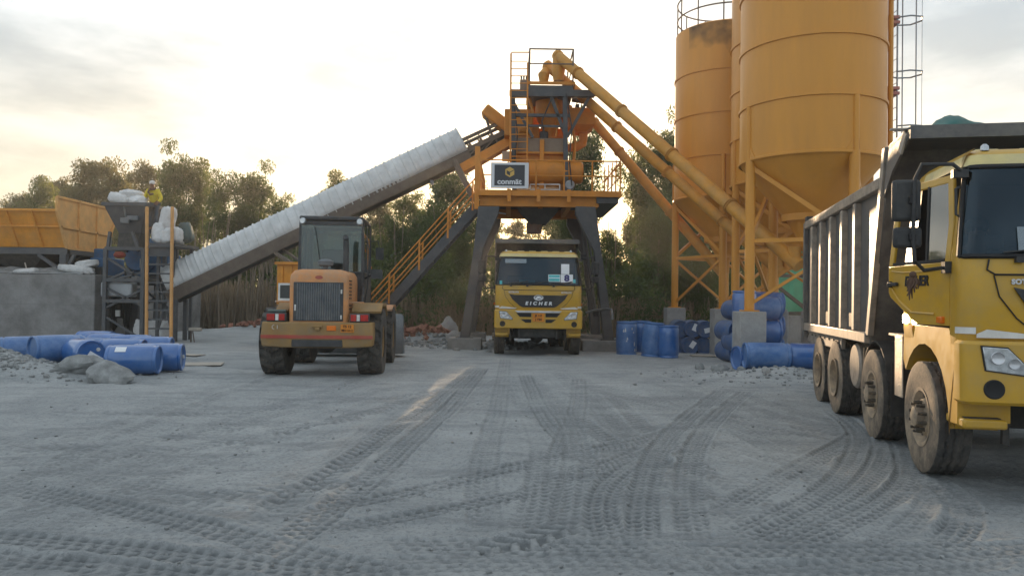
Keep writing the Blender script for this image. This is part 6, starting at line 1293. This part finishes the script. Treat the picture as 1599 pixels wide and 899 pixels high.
# tarpaulin on the guard of the near truck
def trp(p): return Matrix.Translation((5.145, 7.15, 0)) @ Matrix.Rotation(R(TR_A), 4, 'Z') @ V(p)
b = MB(); n = 40; m2 = 8; rows = []
for j in range(m2 + 1):
    r = []
    for k in range(n + 1):
        x = -1.05 + 2.2 * k / n; prof = .13 * math.exp(-((x + .74) / .20) ** 2) + .07 + .025 * math.sin(x * 7) + .03 * math.sin(x * 17 + j); e = math.sin(PI * j / m2) ** .7; ends = min(1, k / 3, (n - k) / 3) ** .5
        r.append(tuple(trp((x, .42 + .62 * j / m2, 3.385 + prof * e * ends * .85))))
    rows.append(r)
b.loft(rows, lambda i, j: j == n); o = b.build('tarpaulin', 'tarp_green', None, smooth=80, clean=False); o.modifiers.new('thick', 'SOLIDIFY').thickness = .02; tag(o, 'rolled dark green tarpaulin lying along the cab guard of the right truck', 'tarpaulin')
b = MB(); c = trp((-1.545, -.855, 1.86)); g = random.Random(8)
for k in range(16): d = V((g.uniform(-.05, .05), g.uniform(-.05, .05), -g.uniform(.10, .22))); b.tube([c, c + d * .5 + V((g.uniform(-.03, .03), 0, 0)), c + d], [.010, .014, .004], 5)
b.ball(tuple(c), .03); tag(b.build('hanging_charm', 'scarf', None, clean=False), 'brown tassel charm hanging from the mirror arm of the right truck', 'charm')
# ------------------------------------------------------------ trees
def leaf_cloud(centres, radii, n, size, seed, droop=.6):
    g = np.random.default_rng(seed); k = g.choice(len(centres), n, p=np.array(radii) ** 2 / np.sum(np.array(radii) ** 2)); c = np.array(centres)[k]; r = np.array(radii)[k][:, None]
    d = g.normal(size=(n, 3)); d /= np.linalg.norm(d, axis=1)[:, None]; p = c + d * r * (g.random((n, 1)) ** .45) * np.array([1, 1, .85])
    a = g.normal(size=(n, 3)); a[:, 2] -= droop * 2; a /= np.linalg.norm(a, axis=1)[:, None]; b_ = np.cross(a, g.normal(size=(n, 3))); b_ /= np.linalg.norm(b_, axis=1)[:, None] + 1e-9
    L_ = size * g.uniform(.6, 1.4, (n, 1)); W_ = L_ * g.uniform(.22, .4, (n, 1))
    v = np.stack([p - a * L_ / 2, p + b_ * W_ / 2, p + a * L_ / 2, p - b_ * W_ / 2], 1).reshape(-1, 3)
    return v
def quads_mesh(name, v, m):
    me = bpy.data.meshes.new(name); n = len(v) // 4; me.vertices.add(4 * n); me.vertices.foreach_set('co', v.astype(np.float32).ravel()); me.loops.add(4 * n); me.loops.foreach_set('vertex_index', np.arange(4 * n, dtype=np.int32))
    me.polygons.add(n); me.polygons.foreach_set('loop_start', np.arange(0, 4 * n, 4, dtype=np.int32)); me.update(calc_edges=True); me.materials.append(M[m]); return me
def tree_proto(seed, H, crown0, spread, leafm, nleaf, nlimb=11, trunks=1, lsize=.26):
    g = random.Random(seed); b = MB(); cs = []; rs = []
    for t in range(trunks):
        ox = 0 if trunks == 1 else g.uniform(-.5, .5); lean = V((g.uniform(-.5, .5), g.uniform(-.3, .3), 0)); h = H * (1 if t == 0 else g.uniform(.65, .95))
        pts = [V((ox, g.uniform(-.2, .2) * (trunks > 1), -.2))]
        for k in range(1, 8): f = k / 7; pts.append(V((ox, 0, 0)) + lean * f * f * 1.2 + V((g.uniform(-.09, .09), g.uniform(-.09, .09), h * .95 * f)))
        r0_ = .055 + .011 * h / (trunks ** .5); b.tube(pts, [r0_ * (1 - .88 * k / 7) for k in range(8)], 7)
        for k in range(nlimb // trunks + 1):
            f = crown0 + (1 - crown0) * (k + g.random() * .8) / (nlimb // trunks + 1); i = min(6, int(f * 7)); p = pts[i].lerp(pts[i + 1], f * 7 - i); a = g.uniform(0, 2 * PI)
            wd = spread * (1.15 - .75 * max(0, f - crown0) / (1 - crown0 + .01)) * g.uniform(.45, 1.1); q = p + V((math.cos(a) * wd, math.sin(a) * wd, g.uniform(.3, .9) * wd + .2)); mid = p.lerp(q, .5) + V((0, 0, -.08 * wd))
            b.tube([p, mid, q], [r0_ * .36 * (1.2 - f), r0_ * .25 * (1.2 - f), .008], 5)
            for c_ in range(g.choice((4, 5, 6))):
                cc = mid.lerp(q, g.uniform(-.1, 1.2)) + V((g.gauss(0, .38), g.gauss(0, .38), g.gauss(.05, .35))); cs.append(tuple(cc)); rs.append(g.uniform(.22, .72) * spread ** .5 * .8)
                if g.random() < .5: cs.append(tuple(cc + V((g.uniform(-.3, .3), g.uniform(-.3, .3), -g.uniform(.3, .7))))); rs.append(g.uniform(.12, .3))
        for k in range(5): cs.append(tuple(pts[-1] + V((g.gauss(0, .35), g.gauss(0, .35), g.gauss(0, .35))))); rs.append(g.uniform(.25, .5) * spread ** .5)
    tm = b.mesh('trunk', 60); tm.materials.append(M['bark'])
    return tm, quads_mesh('crown', leaf_cloud(cs, rs, nleaf, lsize, seed), leafm), H
PRO = {'a': tree_proto(11, 9.0, .34, 1.75, 'leaf_a', 14000, 14, lsize=.20), 'b': tree_proto(12, 9.0, .24, 2.0, 'leaf_b', 18000, 17, lsize=.20), 'c': tree_proto(13, 9.0, .40, 1.6, 'leaf_a', 11000, 13, lsize=.20), 'd': tree_proto(14, 9.0, .30, 2.3, 'leaf_c', 18000, 18, 2, lsize=.22),
       'e': tree_proto(15, 9.0, .14, 1.9, 'leaf_b', 20000, 22, 2, lsize=.20), 'f': tree_proto(16, 9.0, .45, 1.4, 'leaf_c', 9000, 11, lsize=.20)}
TG = 'trees behind the yard'
def tree(px, top, depth, kind, label, wide=1., name='eucalyptus_tree'):
    tm, cm, h = PRO[kind]; p = P(px, top, depth); q = P(px, 470, depth); s_ = (p.z + .3) / (h + .5); T = thing(name, label, 'tree', (q.x, depth, 0), random.uniform(0, 6.28), TG, local=True); T.scale = (s_ * wide, s_ * wide, s_)
    for nm, me in (('trunk', tm), ('crown', cm)): o = bpy.data.objects.new(nm, me); COL.objects.link(o); o.parent = T
    return T
for a in (
    (22, 308, 58, 'd', 'low hazy tree at the far left edge above the orange bin', 1.0), (52, 284, 56, 'c', 'hazy rounded tree second from the left edge above the bin', 1.05), (92, 285, 60, 'f', 'slim hazy tree between the second and the round topped tree', .9),
    (136, 257, 52, 'd', 'round topped tree above the raised end panel of the bin', 1.0), (186, 276, 54, 'b', 'lower tree whose crown shows behind the bag hopper', .95), (222, 262, 50, 'f', 'thin crowned tree behind the worker, between hopper and ladder', 1.), (268, 250, 46, 'b', 'tallest tree of the left group, right of the worker', .88),
    (312, 262, 47, 'c', 'tree with drooping sprays just right of the tallest left tree', .95), (348, 282, 44, 'e', 'bushy tree between the ladder and the conveyor cover', .95), (394, 274, 45, 'b', 'dark tree at the right end of the left group above the conveyor cover', .95), (432, 318, 44, 'e', 'shorter tree tucked against the conveyor cover', .9),
    (518, 276, 48, 'c', 'tree top peeping over the middle of the conveyor cover', .9), (470, 350, 42, 'e', 'leafy tree seen through the loader cab', 1.), (540, 352, 41, 'd', 'tree below the conveyor right behind the loader cab', 1.),
    (594, 318, 44, 'd', 'pointed olive tree below the conveyor, right of the loader', .8), (634, 308, 42, 'a', 'golden tree between the conveyor and the staircase handrail', .9), (612, 350, 38, 'e', 'dark bushy tree behind the lower staircase', 1.),
    (655, 345, 40, 'd', 'leafy olive tree low between the golden tree and the staircase', 1.1), (575, 372, 40, 'b', 'dark green tree right beside the loader cab', 1.0), (500, 330, 46, 'd', 'green tree just under the conveyor beam left of the loader cab', 1.1),
    (694, 268, 40, 'b', 'tall dense tree left of the orange corner post', 1.), (672, 330, 37, 'e', 'dark leafy tree directly under the conveyor strut', 1.), (735, 292, 43, 'a', 'golden lit tree behind the left plant leg', .9), (722, 372, 35, 'b', 'dark low tree under the staircase top', .9),
    (768, 345, 47, 'c', 'small golden tree framed under the platform left of the funnel', 1.), (806, 352, 50, 'f', 'thin low tree behind the cab guard of the plant truck', 1.2), (862, 338, 46, 'a', 'golden tree framed under the platform right of the funnel', 1.1),
    (908, 208, 38, 'b', 'tall tree right behind the tower mixer and side box', .75), (896, 350, 40, 'e', 'dark tree behind the right rear plant leg', 1.), (950, 372, 39, 'e', 'dark bushy tree behind the first standing barrel', 1.), (985, 345, 42, 'd', 'dark tree in the notch of bright sky right of the platform', .9),
    (1012, 232, 41, 'a', 'golden edged tall tree crossed by the lowest screw conveyor', .85), (1036, 204, 40, 'b', 'tallest tree beside the left edge of the farthest silo', .85), (1030, 330, 36, 'e', 'dark undergrown tree behind the farthest silo leg', 1.), (1080, 260, 42, 'b', 'tree behind the farthest silo, seen below its cone', 1.1),
    (1060, 300, 39, 'e', 'dense dark tree between the lowest conveyor and the farthest silo', .9),
    (1085, 380, 35, 'e', 'low dark tree between the silo legs', 1.), (1150, 330, 38, 'b', 'tree glimpsed between the silos and the screw conveyors', 1.), (1215, 330, 40, 'd', 'tree showing through the gap above the green net', 1.), (1300, 250, 44, 'd', 'tree hidden behind the nearest silo and the right truck', 1.1)):
    tree(*a)
# thicket below the crowns: bushes, thin stems and dry reeds nobody could count
g = np.random.default_rng(31); cs = []; rs = []
for k in range(430):
    px = g.uniform(440, 1330); d = g.uniform(32, 46); q = P(px, 470, d); z = g.uniform(.3, 3.6) * (1 if px < 760 or px > 880 else .75); cs.append((q.x, d, z)); rs.append(g.uniform(.5, 1.0))
for k in range(90):
    px = g.uniform(-100, 450); d = g.uniform(44, 56); q = P(px, 470, d); cs.append((q.x, d, g.uniform(.5, 4.5))); rs.append(g.uniform(.6, 1.1))
me = quads_mesh('undergrowth', leaf_cloud(cs, rs, 68000, .26, 5, .4), 'leaf_b'); o = bpy.data.objects.new('undergrowth', me); COL.objects.link(o); tag(o, 'dense dark bushes filling the space under the trees', 'bushes', kind='stuff')
cs = []; rs = []
for k in range(260):
    px = g.uniform(-400, 1900); d = g.uniform(58, 75); q = P(px, 470, d); lim = 6.0 if 560 < px < 1010 else 7.0; cs.append((q.x, d, g.uniform(.5, lim))); rs.append(g.uniform(.9, 1.6))
me = quads_mesh('far_wood', leaf_cloud(cs, rs, 40000, .55, 6, .4), 'leaf_b'); o = bpy.data.objects.new('far_wood', me); COL.objects.link(o); tag(o, 'far dark belt of wood behind the nearer trees', 'wood', kind='stuff')
n = 9000; px = np.concatenate([g.uniform(262, 470, 3200), g.uniform(470, 1120, n - 3200)]); d = g.uniform(33.5, 37.5, n); d[:3200] += 3; H_ = g.uniform(.5, 1.9, n); H_[:3200] *= 1.3; x = (px - 799.5) / FPX * d; w_ = g.uniform(.015, .05, n); ln = g.normal(0, .12, (n, 2)); a = g.uniform(0, PI, n)
z0_ = np.zeros(n); p0 = np.stack([x, d, z0_ - .05], 1); p1 = p0 + np.stack([ln[:, 0] * H_, ln[:, 1] * H_, H_], 1); wv = np.stack([np.cos(a) * w_, np.sin(a) * w_, z0_], 1)
v = np.stack([p0 - wv, p0 + wv, p1 + wv * .5, p1 - wv * .5], 1).reshape(-1, 3); me = quads_mesh('dry_reeds', v, 'dry_reed'); o = bpy.data.objects.new('dry_reeds', me); COL.objects.link(o); tag(o, 'dry brown reeds and saplings standing below the trees', 'reeds', kind='stuff')
b = MB(); gg = random.Random(4)
for k in range(190):
    px_ = gg.choice((gg.uniform(285, 470), gg.uniform(560, 770), gg.uniform(930, 1130))); dd = gg.uniform(36, 43); q = P(px_, 470, dd); h = gg.uniform(3, 6); l = V((gg.uniform(-.6, .6), gg.uniform(-.4, .4), 0)); b.tube([V((q.x, dd, -.1)), V((q.x, dd, h * .5)) + l * .4, V((q.x, dd, h)) + l], [gg.uniform(.03, .07), .035, .012], 5)
tag(b.build('saplings', 'bark', None, smooth=60, clean=False), 'many thin bare sapling stems standing among the reeds', 'saplings', kind='stuff')
# ------------------------------------------------------------ people
def skinned(name, joints, edges, rad, m, parent, root, lvl=2):
    idx = {k: i for i, k in enumerate(joints)}; me = bpy.data.meshes.new(name); me.from_pydata([joints[k] for k in joints], [(idx[a], idx[c]) for a, c in edges], [])
    o = bpy.data.objects.new(name, me); COL.objects.link(o); o.modifiers.new('skin', 'SKIN'); 
    for k, i in idx.items(): sv = me.skin_vertices[0].data[i]; r_ = rad[k]; sv.radius = (r_, r_) if not isinstance(r_, tuple) else r_; sv.use_root = (k == root)
    s_ = o.modifiers.new('sub', 'SUBSURF'); s_.levels = lvl; s_.render_levels = lvl; o.modifiers['skin'].use_smooth_shade = True
    bpy.context.view_layer.update(); dg = bpy.context.evaluated_depsgraph_get(); me2 = bpy.data.meshes.new_from_object(o.evaluated_get(dg)); bpy.data.objects.remove(o); me2.name = name; me2.materials.clear(); me2.materials.append(M[m]); me2.shade_smooth()
    if parent is None: return me2
    o = bpy.data.objects.new(name, me2); COL.objects.link(o); o.parent = parent; return o
def person(label, loc, rz, J, parts, headgear=None, seated=False):
    T = thing('person', label, 'person', loc, rz, None, local=True)
    J = {k: V(v) for k, v in J.items()}; face = J.pop('face', V((0, -1, 0)))
    E = [('pelvis', 'spine'), ('spine', 'chest'), ('chest', 'neck'), ('neck', 'skull'), ('skull', 'crown')]
    Rd = dict(pelvis=(.14, .11), spine=(.13, .10), chest=(.155, .11), neck=.055, skull=(.078, .092), crown=(.062, .075))
    for s_ in 'LR':
        E += [('chest', 'sh' + s_), ('sh' + s_, 'el' + s_), ('el' + s_, 'wr' + s_), ('wr' + s_, 'ha' + s_), ('pelvis', 'hi' + s_), ('hi' + s_, 'kn' + s_), ('kn' + s_, 'an' + s_), ('an' + s_, 'to' + s_)]
        Rd.update({'sh' + s_: .062, 'el' + s_: .044, 'wr' + s_: .028, 'ha' + s_: (.04, .022), 'hi' + s_: .085, 'kn' + s_: .058, 'an' + s_: .042, 'to' + s_: .035})
    me = skinned('body', J, E, Rd, 'skin', None, 'pelvis'); b = MB(); b.v = [tuple(v.co) for v in me.vertices]; b.f = [tuple(p.vertices) for p in me.polygons]
    sk = J['skull']; cr = J['crown']; up = (cr - sk).normalized(); fw = face.normalized(); fw = (fw - up * fw.dot(up)).normalized(); sd_ = fw.cross(up)
    c = sk + up * .02
    b.tube([c + fw * .080 + up * .02, c + fw * .112 - up * .02, c + fw * .088 - up * .03], [.010, .017, .010], 6)        # nose
    b.ball(tuple(c + fw * .088 - up * .062), (.024, .010, .008), 8, 5)                                                    # mouth
    for s in (-1, 1): b.ball(tuple(c + sd_ * .083 * s - fw * .005), (.012, .020, .032), 8, 5)                            # ears
    for s_ in 'LR':            # five fingers curled round what the hand holds
        h = J['ha' + s_]; w_ = J['wr' + s_]; d = (h - w_).normalized(); ac = d.cross(V((0, 1, 0)) if abs(d.y) < .8 else V((1, 0, 0))).normalized(); cu = ac.cross(d)
        for k, (o_, l_) in enumerate(((-.030, .072), (-.010, .082), (.010, .078), (.028, .060))): p = h + ac * o_; b.tube([p, p + d * l_ * .5, p + d * l_ * .8 - cu * .02, p + d * l_ * .85 - cu * .05], [.011, .010, .009, .007], 6)
        p = w_ + d * .03 + ac * -.03; b.tube([p, p - ac * .025 + d * .03, p - ac * .03 + d * .06 - cu * .015], [.013, .011, .008], 6)
    bo = b.build('body', 'skin', T, smooth=80, world=False, clean=False)
    b = MB(); 
    for s in (-1, 1): b.ball(tuple(c + fw * .082 + sd_ * .032 * s + up * .012), .010, 8, 5)
    b.build('eyes', 'gasket', bo, world=False)
    def cloth(nm, keys, ed, grow, m, root, ends={}):
        j = {k: J[k] for k in keys}; j.update(ends); r2 = {k: tuple(t + grow for t in (Rd[k] if isinstance(Rd[k], tuple) else (Rd[k],) * 2)) for k in keys}; r2.update({k: (.05, .05) for k in ends}); return skinned(nm, j, ed, r2, m, T, root)
    ks = ['pelvis', 'spine', 'chest', 'shL', 'shR', 'elL', 'elR']; ends = {'cuffL': J['elL'].lerp(J['wrL'], .8), 'cuffR': J['elR'].lerp(J['wrR'], .8), 'collar': J['chest'].lerp(J['neck'], .7)}
    cloth('shirt', ks, [('pelvis', 'spine'), ('spine', 'chest'), ('chest', 'shL'), ('chest', 'shR'), ('shL', 'elL'), ('shR', 'elR'), ('elL', 'cuffL'), ('elR', 'cuffR'), ('chest', 'collar')], .022, parts['shirt'], 'pelvis', ends)
    kt = ['pelvis', 'hiL', 'hiR', 'knL', 'knR']; ends = {'hemL': J['knL'].lerp(J['anL'], .92), 'hemR': J['knR'].lerp(J['anR'], .92)}
    cloth('trousers', kt, [('pelvis', 'hiL'), ('pelvis', 'hiR'), ('hiL', 'knL'), ('hiR', 'knR'), ('knL', 'hemL'), ('knR', 'hemR')], .018, parts['trousers'], 'pelvis', ends)
    b = MB(); b.ball(tuple(c + up * .055 - fw * .015), (.098, .112, .085), 16, 10); b.v = [p for p in b.v]; b.build('cap' if headgear else 'hair', headgear or 'gasket', T, world=False)
    if parts.get('scarf'):
        b = MB(); n_ = J['neck']; b.tube([n_ + V((.10 * math.cos(t), .085 * math.sin(t), -.03 - .03 * math.sin(t) * -1)) for t in [2 * PI * k / 14 for k in range(14)]], .035, 8, closed=True)
        b.tube([n_ + V((-.05, -.10, -.04)), n_ + V((-.08, -.145, -.16)), n_ + V((.0, -.16, -.24)), n_ + V((.10, -.15, -.22))], [.035, .04, .045, .03], 8); b.build('scarf', parts['scarf'], T, world=False)
    return T
wp = P(240, 300, 0 + py0 + 1.15); zf = zp + .50
J = dict(pelvis=(0, .05, .92), spine=(.0, .02, 1.12), chest=(.0, -.05, 1.32), neck=(.0, -.09, 1.46), skull=(.0, -.13, 1.56), crown=(.0, -.13, 1.64), shL=(.18, -.05, 1.37), elL=(.30, -.06, 1.10), wrL=(.27, -.26, .92), haL=(.25, -.34, .90), shR=(-.18, -.05, 1.37), elR=(-.27, -.06, 1.12), wrR=(-.28, -.24, .98), haR=(-.30, -.31, .96),
         hiL=(.09, .06, .88), knL=(.12, -.05, .48), anL=(.11, .02, .08), toL=(.12, -.14, .03), hiR=(-.09, .06, .88), knR=(-.10, -.06, .48), anR=(-.10, .02, .08), toR=(-.11, -.14, .03), face=(.05, -1, -.25))
person('worker in yellow shirt, dark scarf and white cap standing on the sacks above the ladder', (wp.x, py0 + 1.15, zf), 0, J, dict(shirt='shirt_yellow', trousers='trousers', scarf='scarf'), 'cloth_white')
# seated drivers
def seat(hz):       # seated pose, faces -y, hip at hz
    return dict(pelvis=(0, .1, hz + .1), spine=(0, .12, hz + .3), chest=(0, .10, hz + .50), neck=(0, .06, hz + .64), skull=(0, .03, hz + .75), crown=(0, .03, hz + .83), shL=(.18, .1, hz + .55), elL=(.25, -.05, hz + .32), wrL=(.17, -.28, hz + .38), haL=(.14, -.35, hz + .40), shR=(-.18, .1, hz + .55), elR=(-.25, -.05, hz + .32), wrR=(-.17, -.28, hz + .38), haR=(-.14, -.35, hz + .40),
      hiL=(.1, .06, hz + .07), knL=(.14, -.38, hz + .1), anL=(.14, -.42, hz - .30), toL=(.14, -.55, hz - .33), hiR=(-.1, .06, hz + .07), knR=(-.14, -.38, hz + .1), anR=(-.14, -.42, hz - .30), toR=(-.14, -.55, hz - .33), face=(-.35, -1, 0))
q = Matrix.Translation((5.145, 7.15, 0)) @ Matrix.Rotation(R(TR_A), 4, 'Z') @ V((-.80, -.18, 0)); dj = seat(1.52)
person('driver sitting in the right truck, face just visible in the gap of the open door', tuple(q), R(TR_A), dj, dict(shirt='shirt_dark', trousers='trousers'))
q = Matrix.Translation((-3.86, 16, 0)) @ Matrix.Rotation(R(4.5), 4, 'Z') @ V((0.0, 1.18, 0)); oj = seat(1.74)
person('operator seen from behind as a dark shape in the loader cab', tuple(q), R(4.5 + 180), oj, dict(shirt='shirt_dark', trousers='trousers'), 'shirt_dark')
# ------------------------------------------------------------ dusty evening air
hm = bpy.data.materials.new('haze'); hm.use_nodes = True; nt = hm.node_tree; nt.nodes.remove(nt.nodes['Principled BSDF']); pv = nd(nt, 'ShaderNodeVolumePrincipled'); pv.inputs['Color'].default_value = (1, .95, .86, 1); pv.inputs['Density'].default_value = .0012; pv.inputs['Anisotropy'].default_value = .55
nt.links.new(pv.outputs[0], nt.nodes['Material Output'].inputs['Volume'])
b = MB(); b.bb((-75, -3, -1.5), (75, 82, 14.5)); b.f = b.f
hz_ = b.build('haze', hm, None, smooth=0); tag(hz_, 'thin dusty evening haze over the whole yard', 'haze', kind='stuff')
